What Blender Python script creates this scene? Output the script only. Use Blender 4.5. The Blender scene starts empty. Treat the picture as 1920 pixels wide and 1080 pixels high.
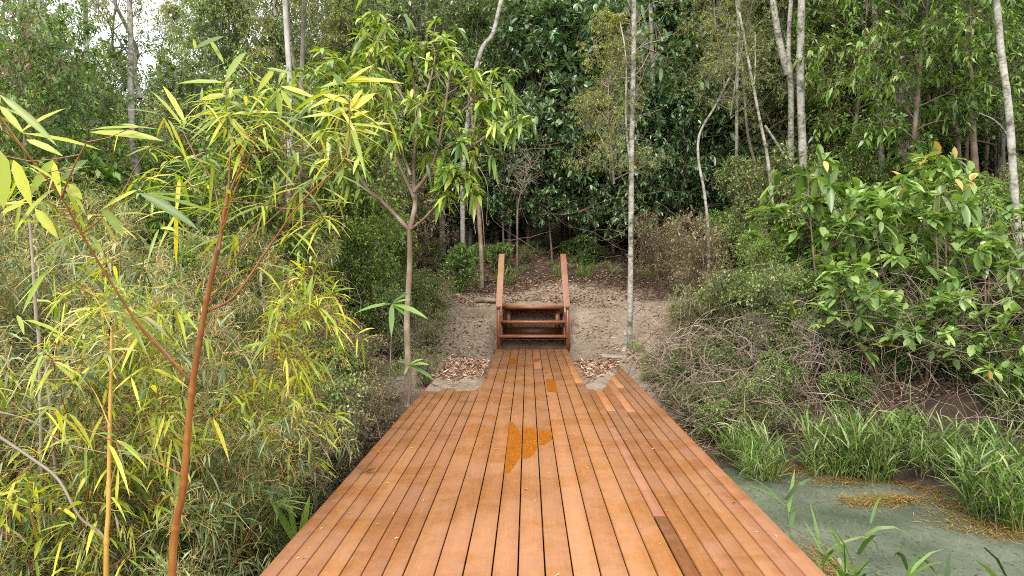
import bpy, math, random
import numpy as np
from mathutils import Vector, Matrix, Euler

# ------------------------------------------------------------------ camera, world, sun, exposure
S = bpy.context.scene
C = S.collection
F = 1300.0
CAM = Vector((0, 0, 1.55))
cd = bpy.data.cameras.new('camera'); cam = bpy.data.objects.new('camera', cd); C.objects.link(cam)
cd.sensor_width = 36; cd.lens = F / 1920 * 36; cd.clip_end = 600; cd.clip_start = .05
cam.location = CAM
cam.rotation_euler = (math.radians(90 - 1.234), 0, math.radians(1.32))
S.camera = cam
CM = Euler(cam.rotation_euler).to_matrix()
SUN_EL, SUN_AZ = 44, 200          # degrees; azimuth clockwise from +Y (behind the camera, a little to the left)
w = bpy.data.worlds.new('World'); S.world = w; w.use_nodes = True
nt = w.node_tree; bg = nt.nodes['Background']
sky = nt.nodes.new('ShaderNodeTexSky'); sky.sky_type = 'NISHITA'; sky.sun_disc = False
sky.sun_elevation = math.radians(SUN_EL); sky.sun_rotation = math.radians(SUN_AZ)
sky.air_density = 1.0; sky.dust_density = 6.0; sky.ozone_density = 1.0
mix = nt.nodes.new('ShaderNodeMix'); mix.data_type = 'RGBA'; mix.inputs[0].default_value = .8
mix.inputs[7].default_value = (11.5, 11.6, 11.8, 1)     # the cloud deck over the sky
nt.links.new(sky.outputs[0], mix.inputs[6]); nt.links.new(mix.outputs[2], bg.inputs[0])
bg.inputs[1].default_value = .15
sd = bpy.data.lights.new('sun', 'SUN'); sd.energy = 2.2; sd.angle = math.radians(16); sd.color = (1, .95, .87)
so = bpy.data.objects.new('sun', sd); C.objects.link(so)
az, el = math.radians(SUN_AZ), math.radians(SUN_EL)
sdir = Vector((math.sin(az) * math.cos(el), math.cos(az) * math.cos(el), math.sin(el)))
so.rotation_euler = sdir.to_track_quat('Z', 'Y').to_euler()
S.view_settings.view_transform = 'Standard'; S.view_settings.look = 'None'
S.view_settings.gamma = 1; S.view_settings.exposure = 0.98
S.cycles.max_bounces = 6; S.cycles.diffuse_bounces = 5; S.cycles.glossy_bounces = 2
S.cycles.transmission_bounces = 4; S.cycles.transparent_max_bounces = 4
S.cycles.caustics_reflective = False; S.cycles.caustics_refractive = False
S.cycles.filter_width = 1.0
S.cycles.use_denoising = False

# ------------------------------------------------------------------ helpers
random.seed(4); RNG = np.random.default_rng(4)
def at(px, py, Y):
    """world point seen at photo pixel (px, py) on the plane y = Y"""
    d = CM @ Vector(((px - 960) / F, (540 - py) / F, -1))
    return CAM + d * (Y / d.y)
def tag(o, label=None, cat=None, group=None, kind=None):
    if label: o['label'] = label
    if cat: o['category'] = cat
    if group: o['group'] = group
    if kind: o['kind'] = kind
    return o
def link(name, me, parent=None, mat=None):
    o = bpy.data.objects.new(name, me); C.objects.link(o)
    if mat is not None and me is not None and not me.materials: me.materials.append(mat)
    if parent is not None: o.parent = parent
    return o
def empty(name, loc=(0, 0, 0), rz=0, sc=1):
    o = bpy.data.objects.new(name, None); C.objects.link(o); o.location = loc; o.rotation_euler.z = rz
    o.scale = (sc, sc, sc); o.empty_display_size = .2
    return o
def nrm(a): return a / np.maximum(np.linalg.norm(a, axis=-1, keepdims=True), 1e-9)
def mesh_np(name, V, Fc, n, attrs=None, smooth=False):
    """V (k,3); Fc flat loop indices; n vertices per face"""
    me = bpy.data.meshes.new(name); V = np.asarray(V, np.float32); Fc = np.asarray(Fc, np.int32).ravel()
    nf = len(Fc) // n
    me.vertices.add(len(V)); me.vertices.foreach_set('co', V.ravel())
    me.loops.add(len(Fc)); me.loops.foreach_set('vertex_index', Fc)
    me.polygons.add(nf); me.polygons.foreach_set('loop_start', np.arange(nf, dtype=np.int32) * n)
    me.polygons.foreach_set('loop_total', np.full(nf, n, np.int32))
    if smooth: me.polygons.foreach_set('use_smooth', np.ones(nf, bool))
    for k, a in (attrs or {}).items():
        at_ = me.attributes.new(k, 'FLOAT', 'POINT'); at_.data.foreach_set('value', np.asarray(a, np.float32))
    me.update(calc_edges=True)
    return me

class Wood:
    """tubes collected into one mesh"""
    def __init__(s): s.V = []; s.F = []; s.R = []; s.n = 0
    def tube(s, pts, rad, sides=6, cap=True):
        P = np.asarray(pts, float); k = len(P); rad = np.atleast_1d(np.asarray(rad, float)); rad = np.interp(np.linspace(0, 1, k), np.linspace(0, 1, len(rad)), rad) if len(rad) > 1 else np.full(k, rad[0])
        T = nrm(np.gradient(P, axis=0)); ref = np.array([1., 0, 0]) if abs(T[0, 0]) < .8 else np.array([0, 1., 0])
        A = np.zeros_like(P); a = ref
        for i in range(k):
            a = a - T[i] * a.dot(T[i]); a = a / (np.linalg.norm(a) + 1e-9); A[i] = a
        B = np.cross(T, A); th = np.arange(sides) * 2 * math.pi / sides
        V = P[:, None] + rad[:, None, None] * (np.cos(th)[None, :, None] * A[:, None] + np.sin(th)[None, :, None] * B[:, None])
        V = V.reshape(-1, 3); i = np.arange(k - 1)[:, None] * sides; j = np.arange(sides)[None]; j2 = (j + 1) % sides
        Fq = np.stack([i + j, i + j2, i + sides + j2, i + sides + j], -1).reshape(-1, 4)
        s.V.append(V); s.F.append(Fq + s.n); s.R.append(np.full(len(V), random.random())); s.n += len(V)
    def mesh(s, name): return mesh_np(name, np.concatenate(s.V), np.concatenate(s.F), 4, {'rnd': np.concatenate(s.R)}, True)

class Leaves:
    """leaves collected into one mesh; each leaf is a folded, bent blade"""
    PROF = {'quad': ([0, .45, 1], [0, 1, 0]), 'lance': ([0, .2, .55, .82, 1], [.08, .85, 1, .55, 0]),
            'oval': ([0, .18, .45, .75, 1], [.06, .7, 1, .72, 0]), 'blade': ([0, .3, .65, 1], [.7, 1, .7, 0]), 'tri': ([0, .5, 1], [.5, 1, 0])}
    def __init__(s): s.V = []; s.F = []; s.R = []; s.K = []; s.n = 0
    def add(s, P, D, U, L, Wd, prof='quad', droop=.15, fold=.25, clu=None, rnd=None):
        P = np.atleast_2d(P).astype(float); N = len(P); D = nrm(np.broadcast_to(D, (N, 3)).astype(float)); U = np.broadcast_to(U, (N, 3))
        L = np.broadcast_to(L, (N,)); Wd = np.broadcast_to(Wd, (N,)); droop = np.broadcast_to(droop, (N,))
        Sd = nrm(np.cross(D, U) + 1e-6); Nn = np.cross(Sd, D)
        ts, ws = s.PROF[prof]; m = len(ts); rows = []
        for t, h in zip(ts, ws):
            c = P + D * (L * t)[:, None] ; c = c - np.array([0, 0, 1.]) * (droop * L * t * t)[:, None]
            if h == 0: rows.append(c[:, None])
            elif prof == 'quad' or prof == 'blade' or prof == 'tri':
                e = Nn * (fold * Wd * h * .5)[:, None]; sdv = Sd * (Wd * h * .5)[:, None]
                rows.append(np.stack([c - sdv + e, c + sdv + e], 1))
            else:
                e = Nn * (fold * Wd * h * .5)[:, None]; sdv = Sd * (Wd * h * .5)[:, None]
                rows.append(np.stack([c - sdv + e, c, c + sdv + e], 1))
        V = np.concatenate(rows, 1); nv = V.shape[1]; cnt = [r.shape[1] for r in rows]; off = np.cumsum([0] + cnt); T = []
        for a in range(m - 1):
            ca, cb, oa, ob = cnt[a], cnt[a + 1], off[a], off[a + 1]
            if ca == 1:
                for q in range(cb - 1): T.append((oa, ob + q + 1, ob + q))
            elif cb == 1:
                for q in range(ca - 1): T.append((oa + q, oa + q + 1, ob))
            else:
                for q in range(ca - 1): T += [(oa + q, oa + q + 1, ob + q + 1), (oa + q, ob + q + 1, ob + q)]
        T = np.array(T); Fc = (np.arange(N)[:, None, None] * nv + T[None]).reshape(-1, 3) + s.n
        s.V.append(V.reshape(-1, 3)); s.F.append(Fc); s.n += N * nv
        r = RNG.random(N) if rnd is None else np.broadcast_to(rnd, (N,)); s.R.append(np.repeat(r, nv))
        k = RNG.random(N) if clu is None else np.broadcast_to(clu, (N,)); s.K.append(np.repeat(k, nv))
    def mesh(s, name): return mesh_np(name, np.concatenate(s.V), np.concatenate(s.F), 3, {'rnd': np.concatenate(s.R), 'clu': np.concatenate(s.K)})

# ------------------------------------------------------------------ materials
def newmat(name):
    m = bpy.data.materials.new(name); m.use_nodes = True; return m, m.node_tree, m.node_tree.nodes['Principled BSDF']
def N(nt, t, **kw):
    n = nt.nodes.new(t)
    for k, v in kw.items(): setattr(n, k, v)
    return n
def ramp(nt, fac, stops):
    r = N(nt, 'ShaderNodeValToRGB'); e = r.color_ramp.elements
    while len(e) < len(stops): e.new(.5)
    for q, (p, c) in zip(e, stops): q.position = p; q.color = (*c, 1)
    nt.links.new(fac, r.inputs[0]); return r.outputs[0]
def noise(nt, scale, detail=4, rough=.6, vec=None, mapscale=None, out=0):
    n = N(nt, 'ShaderNodeTexNoise'); n.inputs['Scale'].default_value = scale; n.inputs['Detail'].default_value = detail; n.inputs['Roughness'].default_value = rough
    if vec is None: vec = N(nt, 'ShaderNodeTexCoord').outputs['Object']
    if mapscale:
        mp = N(nt, 'ShaderNodeMapping'); mp.inputs['Scale'].default_value = mapscale; nt.links.new(vec, mp.inputs[0]); vec = mp.outputs[0]
    nt.links.new(vec, n.inputs['Vector']); return n.outputs[out]
def math_(nt, op, a, b=0., c=0., clamp=False):
    n = N(nt, 'ShaderNodeMath', operation=op, use_clamp=clamp)
    for i, v in enumerate((a, b, c)):
        if isinstance(v, (int, float)): n.inputs[i].default_value = v
        else: nt.links.new(v, n.inputs[i])
    return n.outputs[0]
def mixc(nt, fac, a, b, mode='MIX'):
    n = N(nt, 'ShaderNodeMix', data_type='RGBA', blend_type=mode)
    for i, v in ((0, fac), (6, a), (7, b)):
        if isinstance(v, (int, float)): n.inputs[i].default_value = v
        elif isinstance(v, tuple): n.inputs[i].default_value = (*v, 1)
        else: nt.links.new(v, n.inputs[i])
    return n.outputs[2]
def bump(nt, h, bsdf, strength=.4, dist=.02):
    b = N(nt, 'ShaderNodeBump'); b.inputs['Strength'].default_value = strength; b.inputs['Distance'].default_value = dist
    nt.links.new(h, b.inputs['Height']); nt.links.new(b.outputs[0], bsdf.inputs['Normal'])
def attr(nt, name): return N(nt, 'ShaderNodeAttribute', attribute_name=name).outputs['Fac']

def leafmat(name, stops, trans=.35, rough=.42, spec=.5, tcol=(1.25, 1.3, .45)):
    m, nt, b = newmat(name)
    f = math_(nt, 'MULTIPLY', attr(nt, 'rnd'), .5); f = math_(nt, 'MULTIPLY_ADD', attr(nt, 'clu'), .35, f)
    f0 = f
    f = math_(nt, 'MULTIPLY_ADD', N(nt, 'ShaderNodeObjectInfo').outputs['Random'], .15, f)
    f = math_(nt, 'MULTIPLY_ADD', f, 1.55, -.27, clamp=True)
    col = ramp(nt, f, stops); nt.links.new(col, b.inputs['Base Color']); b.inputs['Roughness'].default_value = rough
    b.inputs['Specular IOR Level'].default_value = spec
    t = N(nt, 'ShaderNodeBsdfTranslucent'); nt.links.new(mixc(nt, 1, col, tcol, 'MULTIPLY'), t.inputs[0])
    mx = N(nt, 'ShaderNodeMixShader'); mx.inputs[0].default_value = trans
    nt.links.new(b.outputs[0], mx.inputs[1]); nt.links.new(t.outputs[0], mx.inputs[2])
    nt.links.new(mx.outputs[0], nt.nodes['Material Output'].inputs[0]); return m
def g(s, *c): return tuple(x * s for x in c)
M = {}
M['canopy'] = leafmat('canopy_leaf', [(.1, (.05, .095, .028)), (.45, (.13, .20, .06)), (.75, (.24, .32, .11)), (.97, (.40, .43, .17))])
M['olive'] = leafmat('olive_leaf', [(.1, (.08, .11, .025)), (.45, (.18, .21, .05)), (.8, (.32, .34, .08)), (.97, (.48, .40, .09))])
M['dark'] = leafmat('dark_leaf', [(.1, (.028, .07, .025)), (.5, (.08, .15, .06)), (.85, (.19, .28, .13))], trans=.2, rough=.33, spec=.7)
M['laurel'] = leafmat('laurel_leaf', [(.1, (.04, .09, .02)), (.5, (.11, .20, .04)), (.85, (.22, .34, .08)), (.98, (.33, .40, .10))], trans=.35, rough=.35)
M['mango'] = leafmat('mango_leaf', [(.1, (.045, .095, .02)), (.45, (.11, .19, .03)), (.8, (.21, .30, .045)), (.98, (.34, .40, .065))], trans=.33, rough=.3)
M['bamboo'] = leafmat('bamboo_leaf', [(.05, (.10, .17, .03)), (.4, (.23, .31, .035)), (.75, (.42, .45, .045)), (.95, (.66, .62, .07))], trans=.42, rough=.38, tcol=(1.2, 1.2, .4))
M['thicket'] = leafmat('thicket_leaf', [(.05, (.03, .05, .016)), (.35, (.09, .13, .04)), (.62, (.18, .225, .08)), (.86, (.37, .40, .19)), (1, (.36, .29, .16))], trans=.38, rough=.45)
M['shrub'] = leafmat('shrub_leaf', [(.05, (.06, .11, .025)), (.4, (.14, .21, .055)), (.75, (.27, .34, .10)), (.95, (.42, .44, .17))], trans=.35)
M['dry'] = leafmat('dry_leaf', [(.05, (.12, .09, .045)), (.4, (.21, .18, .09)), (.7, (.27, .25, .13)), (.95, (.30, .17, .11))], trans=.3, rough=.6)
M['pale'] = leafmat('pale_leaf', [(.05, (.07, .13, .03)), (.4, (.15, .25, .06)), (.8, (.27, .39, .11)), (.97, (.38, .48, .16)), (1, (.42, .26, .07))], trans=.35, rough=.36)
M['lime'] = leafmat('lime_leaf', [(.05, (.07, .14, .02)), (.5, (.15, .26, .035)), (.95, (.28, .38, .07))], trans=.4)
M['reed'] = leafmat('reed_leaf', [(.05, (.025, .055, .012)), (.4, (.075, .145, .028)), (.75, (.16, .27, .055)), (.97, (.32, .36, .14))], trans=.35, rough=.4)
M['litter'] = leafmat('litter_leaf', [(.05, (.07, .035, .02)), (.4, (.20, .11, .065)), (.75, (.38, .23, .15)), (.98, (.52, .38, .27))], trans=.1, rough=.7, tcol=(1, .8, .6))
M['straw'] = leafmat('straw_leaf', [(.05, (.20, .12, .04)), (.5, (.36, .24, .08)), (.95, (.50, .38, .14))], trans=.2, rough=.6)
M['weed'] = leafmat('algae', [(.05, (.10, .055, .015)), (.5, (.19, .105, .022)), (.95, (.26, .19, .05))], trans=.1, rough=.5)

def bark(name, stops, sc=9, stretch=(1, 1, .35), b_=.5):
    m, nt, b = newmat(name)
    n1 = noise(nt, sc, 6, .7, mapscale=stretch); n2 = noise(nt, 3.2, 3, .6)
    f = math_(nt, 'MULTIPLY_ADD', n2, .5, math_(nt, 'MULTIPLY', n1, .5))
    nt.links.new(ramp(nt, f, stops), b.inputs['Base Color']); b.inputs['Roughness'].default_value = .85
    bump(nt, n1, b, b_, .015); return m
M['bark'] = bark('grey_bark', [(.36, (.06, .05, .035)), (.5, (.15, .13, .10)), (.64, (.28, .26, .215))])
M['palebark'] = bark('pale_bark', [(.40, (.05, .045, .03)), (.49, (.20, .19, .155)), (.58, (.33, .315, .275))], sc=11, stretch=(1, 1, 1.6))
M['brownbark'] = bark('brown_bark', [(.33, (.07, .045, .03)), (.5, (.17, .12, .08)), (.66, (.30, .25, .19))])
M['whitebark'] = bark('white_bark', [(.35, (.17, .16, .14)), (.6, (.40, .385, .35))], sc=5)
M['twig'] = bark('dead_twig', [(.35, (.035, .024, .014)), (.5, (.10, .068, .04)), (.65, (.30, .235, .17))], sc=3, b_=.2)
M['paletwig'] = bark('pale_twig', [(.38, (.06, .04, .026)), (.5, (.15, .105, .075)), (.62, (.36, .285, .23))], sc=3, b_=.2)
M['twiggrey'] = bark('grey_twig', [(.35, (.14, .11, .085)), (.65, (.30, .255, .20))], sc=3, b_=.2)

M['greenstem'] = bark('green_stem', [(.35, (.07, .08, .02)), (.5, (.12, .14, .035)), (.65, (.22, .19, .08))], sc=4, b_=.1)
M['straw_'] = bark('straw_cane', [(.35, (.14, .09, .04)), (.5, (.28, .20, .10)), (.65, (.44, .34, .20))], sc=4, b_=.2)
def culmmat(name, c1, c2, c3):
    m, nt, b = newmat(name)
    n1 = noise(nt, 2.0, 3); n2 = noise(nt, 60, 3, mapscale=(1, 1, .1))
    f = math_(nt, 'MULTIPLY_ADD', n2, .3, math_(nt, 'MULTIPLY', n1, .7))
    nt.links.new(ramp(nt, f, [(.35, c1), (.5, c2), (.65, c3)]), b.inputs['Base Color']); b.inputs['Roughness'].default_value = .38; return m
M['culm'] = culmmat('brown_culm', (.10, .036, .010), (.185, .068, .013), (.28, .125, .025))
M['culm_y'] = culmmat('yellow_culm', (.26, .15, .025), (.38, .22, .04), (.46, .30, .08))
M['culm_t'] = culmmat('thin_culm', (.26, .16, .05), (.40, .27, .09), (.50, .38, .16))

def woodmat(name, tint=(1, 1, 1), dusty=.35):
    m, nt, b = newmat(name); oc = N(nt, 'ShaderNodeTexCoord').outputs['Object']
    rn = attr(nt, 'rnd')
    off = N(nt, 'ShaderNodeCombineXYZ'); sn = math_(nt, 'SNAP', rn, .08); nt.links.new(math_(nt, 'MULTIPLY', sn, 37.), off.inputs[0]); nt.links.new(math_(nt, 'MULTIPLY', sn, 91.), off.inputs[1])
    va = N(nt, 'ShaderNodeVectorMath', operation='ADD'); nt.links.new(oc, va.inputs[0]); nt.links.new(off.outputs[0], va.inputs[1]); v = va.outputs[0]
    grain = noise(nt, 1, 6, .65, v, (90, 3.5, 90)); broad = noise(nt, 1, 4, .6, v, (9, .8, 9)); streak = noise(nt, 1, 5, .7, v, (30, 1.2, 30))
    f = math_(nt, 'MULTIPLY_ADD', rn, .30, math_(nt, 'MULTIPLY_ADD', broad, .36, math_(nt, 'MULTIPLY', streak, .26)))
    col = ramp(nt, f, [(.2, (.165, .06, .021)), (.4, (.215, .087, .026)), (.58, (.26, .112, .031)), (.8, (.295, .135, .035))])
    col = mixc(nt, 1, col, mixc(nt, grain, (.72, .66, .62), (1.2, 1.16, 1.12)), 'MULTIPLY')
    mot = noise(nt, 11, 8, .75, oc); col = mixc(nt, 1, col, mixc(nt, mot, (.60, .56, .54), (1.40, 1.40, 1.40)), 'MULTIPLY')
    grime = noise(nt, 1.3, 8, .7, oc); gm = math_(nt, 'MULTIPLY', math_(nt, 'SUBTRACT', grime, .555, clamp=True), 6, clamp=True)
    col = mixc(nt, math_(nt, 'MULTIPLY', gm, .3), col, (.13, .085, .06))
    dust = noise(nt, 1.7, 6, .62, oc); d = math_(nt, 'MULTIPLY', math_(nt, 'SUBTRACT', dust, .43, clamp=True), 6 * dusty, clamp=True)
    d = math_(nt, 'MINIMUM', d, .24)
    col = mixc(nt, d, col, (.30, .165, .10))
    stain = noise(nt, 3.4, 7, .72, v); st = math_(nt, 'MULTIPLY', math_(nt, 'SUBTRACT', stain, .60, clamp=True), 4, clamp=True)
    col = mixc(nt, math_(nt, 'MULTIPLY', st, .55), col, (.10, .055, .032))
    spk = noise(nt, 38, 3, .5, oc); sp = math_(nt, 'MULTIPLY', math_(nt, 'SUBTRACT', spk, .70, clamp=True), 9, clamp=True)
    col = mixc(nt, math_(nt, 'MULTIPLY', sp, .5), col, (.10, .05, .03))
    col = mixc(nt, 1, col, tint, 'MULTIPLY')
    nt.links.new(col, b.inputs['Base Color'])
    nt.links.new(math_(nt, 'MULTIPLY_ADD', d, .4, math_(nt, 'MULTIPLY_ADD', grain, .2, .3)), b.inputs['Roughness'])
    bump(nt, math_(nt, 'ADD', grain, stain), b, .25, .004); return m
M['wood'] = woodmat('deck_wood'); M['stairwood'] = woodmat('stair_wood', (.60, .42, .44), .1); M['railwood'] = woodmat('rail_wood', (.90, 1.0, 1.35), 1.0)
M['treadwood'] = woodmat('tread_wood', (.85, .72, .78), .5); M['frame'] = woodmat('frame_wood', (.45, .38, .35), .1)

m, nt, b = newmat('wet_wood'); oc = N(nt, 'ShaderNodeTexCoord').outputs['Object']
gr = noise(nt, 1, 5, .6, oc, (110, 5, 10)); nt.links.new(mixc(nt, 1, ramp(nt, gr, [(.35, (.20, .060, .003)), (.65, (.32, .10, .005))]), mixc(nt, noise(nt, 16, 5, .7, oc), (.55, .5, .45), (1.35, 1.35, 1.35)), 'MULTIPLY'), b.inputs['Base Color']); b.inputs['Roughness'].default_value = .28
b.inputs['Specular IOR Level'].default_value = .4; M['wet'] = m

m, nt, b = newmat('earth'); oc = N(nt, 'ShaderNodeTexCoord').outputs['Object']
n1 = noise(nt, 1.1, 8, .65, oc); n2 = noise(nt, 14, 6, .7, oc); n3 = noise(nt, 55, 4, .7, oc); bare = attr(nt, 'bare')
f = math_(nt, 'MULTIPLY_ADD', n2, .45, math_(nt, 'MULTIPLY', n1, .55))
soil = ramp(nt, f, [(.32, (.10, .07, .045)), (.44, (.19, .142, .098)), (.55, (.275, .22, .163)), (.68, (.35, .30, .235))])
soil = mixc(nt, 1, soil, mixc(nt, n3, (.55, .52, .5), (1.4, 1.38, 1.35)), 'MULTIPLY')
floor_ = ramp(nt, f, [(.35, (.018, .012, .007)), (.5, (.045, .027, .015)), (.65, (.095, .058, .034))])
moss = math_(nt, 'MULTIPLY', math_(nt, 'SUBTRACT', noise(nt, 2.3, 6, .7, oc), .56, clamp=True), 4, clamp=True)
soil = mixc(nt, math_(nt, 'MULTIPLY', moss, .45), soil, (.17, .16, .07))
nt.links.new(mixc(nt, bare, floor_, soil), b.inputs['Base Color']); b.inputs['Roughness'].default_value = .95
bump(nt, math_(nt, 'ADD', n2, n3), b, .9, .035); M['earth'] = m

m, nt, b = newmat('pond_water'); oc = N(nt, 'ShaderNodeTexCoord').outputs['Object']
n1 = noise(nt, .8, 5, .6, oc); ms = N(nt, 'ShaderNodeTexNoise'); ms.inputs['Scale'].default_value = 5; ms.inputs['Detail'].default_value = 5; ms.inputs['Distortion'].default_value = 2.5
mp = N(nt, 'ShaderNodeMapping'); mp.inputs['Scale'].default_value = (3, 1.2, 1); mp.inputs['Rotation'].default_value = (0, 0, .5); nt.links.new(oc, mp.inputs[0]); nt.links.new(mp.outputs[0], ms.inputs['Vector'])
wcol = ramp(nt, n1, [(.35, (.055, .066, .048)), (.5, (.092, .104, .076)), (.65, (.14, .15, .11))])
strk = math_(nt, 'MULTIPLY', math_(nt, 'SUBTRACT', ms.outputs[0], .53, clamp=True), 6, clamp=True)
nt.links.new(mixc(nt, math_(nt, 'MULTIPLY', strk, .75), wcol, (.03, .038, .024)), b.inputs['Base Color'])
b.inputs['Roughness'].default_value = .04; b.inputs['IOR'].default_value = 1.36
bump(nt, noise(nt, 4, 3, .5, oc), b, .035, .02); M['water'] = m

# ------------------------------------------------------------------ ground
CP = np.array([
 (0,0,-1.4),(0,4,-1.4),(0,8,-1.3),(-1.4,2,-1.3),(-1.4,6,-1.2),(-1.5,9,-.75),(1.6,9.3,-.95),(0,10.5,-.3),(0,12,-.1),(-1.5,11.6,.0),(1.7,11.6,.0),(0,14,.05),(0,14.9,.84),(.1,16.4,.92),
 (-.6,18,1.3),(1.5,18,1.35),(-1.6,13.4,.2),(-1.8,15,.62),(-1.9,16.2,.98),(-2,17.5,1.22),(1.7,13.4,.15),(2.0,15,.70),(2.3,16.2,1.05),(3,15.5,1.02),(3.2,17.5,1.35),(3.2,13,.3),
 (0,19.4,1.95),(3,20,2.05),(-3,20,1.9),(0,25,2.1),(0,35,5),(0,50,15),(0,75,26),
 (2.5,2,-1.6),(4,4,-1.6),(3,7,-1.5),(5,2,-1.5),(7,3,-1.4),(2.2,8.9,-.97),(3.7,8.8,-.97),(4.5,8,-.96),(5.4,7,-.95),(6.8,5,-.92),(8.6,2,-.8),
 (2.2,10.5,-.35),(4,10.3,-.1),(6,9.3,0),(8,7,.2),(3,12,0.2),(5,13,1.0),(8,12,1.4),(6,16,2.0),(10,16,2.6),(12,10,2),(12,3,1.5),(8,25,4),(16,25,6),(20,40,14),(15,60,24),(30,60,28),(30,10,6),
 (-2,4,-1.15),(-2.2,8,-.75),(-3.5,6,-.6),(-3,3,-1.0),(-4,10,.2),(-2.7,11,0),(-6,6,0.0),(-6,12,.9),(-10,8,.9),(-10,16,1.4),(-4,17,1.4),(-10,30,2.0),(-20,20,1.6),(-30,50,2.5),(-15,60,6),(-30,10,1.5),(-5,0,-.5),(-10,0,0.2),
 (0,-15,-1),(15,-15,0),(-15,-15,0),(60,60,30),(-60,60,3),(60,-10,8),(-60,-10,2)], float)
def tps_phi(r2): return np.where(r2 > 0, r2 * np.log(np.maximum(r2, 1e-9)) * .5, 0)
_A = CP[:, :2]; _n = len(_A); _K = tps_phi(((_A[:, None] - _A[None]) ** 2).sum(-1)) + np.eye(_n) * .3; _P = np.c_[np.ones(_n), _A]
_sol = np.linalg.solve(np.block([[_K, _P], [_P.T, np.zeros((3, 3))]]), np.r_[CP[:, 2], 0, 0, 0])
def height(x, y, fine=True):
    x = np.atleast_1d(np.asarray(x, float)); y = np.atleast_1d(np.asarray(y, float)); X = np.clip(x, -60, 60); Yc = np.clip(y, -15, 75)
    r2 = (X[:, None] - _A[:, 0]) ** 2 + (Yc[:, None] - _A[:, 1]) ** 2
    h = tps_phi(r2) @ _sol[:_n] + _sol[_n] + _sol[_n + 1] * X + _sol[_n + 2] * Yc
    h = np.clip(h, -1.7, 32)
    h = h + .06 * np.sin(x * 1.3 + 2 * np.sin(y * .9)) * np.sin(y * 1.1 + x * .7) + .05 * np.sin(x * 2.1 + y * 1.3) * np.sin(y * 1.7 - x) + (.018 * np.sin(x * 9 + 2 * np.sin(y * 5)) * np.sin(y * 8 + 1.5 * np.sin(x * 6)) if fine else 0)
    h = np.where((x > -1.5) & (x < 1.65) & (y < 11.62), np.minimum(h, -.2), h)
    h = np.where((x > -.72) & (x < .9) & (y < 14.2), np.minimum(h, -.12), h)
    h = np.where((x > -.72) & (x < .9) & (y >= 14.2) & (y < 14.72), np.minimum(h, .15), h)
    return h
def hz(x, y): return float(height(x, y, False)[0])
def grid_coords(lo, a, b, hi, st):
    mid = list(np.arange(a, b, st)); s_ = st; v = mid[-1]; up = []
    while v < hi: s_ *= 1.16; v += s_; up.append(v)
    s_ = st; v = a; dn = []
    while v > lo: s_ *= 1.16; v -= s_; dn.append(v)
    return np.array(dn[::-1] + mid + up)
gx, gy = grid_coords(-220, -7, 9, 220, .09), grid_coords(-60, 4, 19, 320, .09)
GX, GY = np.meshgrid(gx, gy); fx, fy = GX.ravel(), GY.ravel()
GZ = np.concatenate([height(fx[i:i + 20000], fy[i:i + 20000]) for i in range(0, len(fx), 20000)])
GZ = GZ + RNG.normal(0, .007, len(GZ))
ny, nx = GX.shape; idx = np.arange(nx * ny).reshape(ny, nx)
Fq = np.stack([idx[:-1, :-1], idx[:-1, 1:], idx[1:, 1:], idx[1:, :-1]], -1).reshape(-1, 4)
wob = .35 * np.sin(fy * 1.9) + .25 * np.sin(fy * 4.3 + 1)
bare = np.clip((fx + 2.6 + wob) / .6, 0, 1) * np.clip((3.9 + wob - fx) / .8, 0, 1) * np.clip((fy - 9) / 1.5, 0, 1) * np.clip((17.6 + .4 * np.sin(fx * 2) - fy) / .6, 0, 1)
bare = bare * ~((fx > -.56) & (fx < .78) & (fy > 14.1) & (fy < 14.95)); link('ground', mesh_np('ground', np.c_[fx, fy, GZ], Fq, 4, {'bare': bare}, True), mat=M['earth'])['kind'] = 'structure'  # earth under the steps takes the dark floor colour as painted shade
ZW = -.95
wp = [(-9, -14), (12, -14), (12, 9.4), (-4, 9.4)]
o = link('pond', bpy.data.meshes.new('pond'), mat=M['water']); o.data.from_pydata([(x, y, ZW) for x, y in wp], [], [(0, 1, 2, 3)]); o['kind'] = 'structure'

# ------------------------------------------------------------------ plants: growth
def wander(p, d, length, n, wob, up, rng):
    P = [p]; d = d / np.linalg.norm(d)
    for i in range(n):
        d = d + rng.normal(0, wob, 3) + np.array([0, 0, up]); d /= np.linalg.norm(d); p = p + d * length / n; P.append(p)
    return np.array(P)
def perp(d, rng):
    v = rng.normal(0, 1, 3); v -= d * v.dot(d); return v / (np.linalg.norm(v) + 1e-9)
def put_leaves(L, tw, sp, rng):
    """tw: list of (points, cluster value)"""
    k = sp['k']; P = []; D = []; K = []
    for pts, cl in tw:
        t = (rng.random(k) ** sp.get('tb', .7)) * (len(pts) - 1.001); i = t.astype(int); fr = (t - i)[:, None]
        P.append(pts[i] * (1 - fr) + pts[i + 1] * fr); D.append(pts[i + 1] - pts[i]); K.append(np.full(k, cl))
    P = np.concatenate(P); D = nrm(np.concatenate(D)); K = np.concatenate(K); n = len(P)
    R = rng.normal(0, 1, (n, 3)); R = nrm(R - D * (R * D).sum(1, keepdims=True))
    Dl = nrm(D * sp.get('fwd', .5) + R * sp.get('out', .8) + np.array([0, 0, sp.get('up', 0.)]))
    U = nrm(np.array([0, 0, 1.]) + rng.normal(0, sp.get('un', .45), (n, 3)))
    ln = sp['ll'] * rng.uniform(.6, 1.2, n)
    L.add(P + R * .01, Dl, U, ln, ln * sp['lw'] * rng.uniform(.8, 1.2, n), sp.get('prof', 'quad'), sp.get('droop', .2) * rng.uniform(.3, 1.7, n), .3, clu=np.clip(K + rng.normal(0, .1, n), 0, 1))
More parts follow.
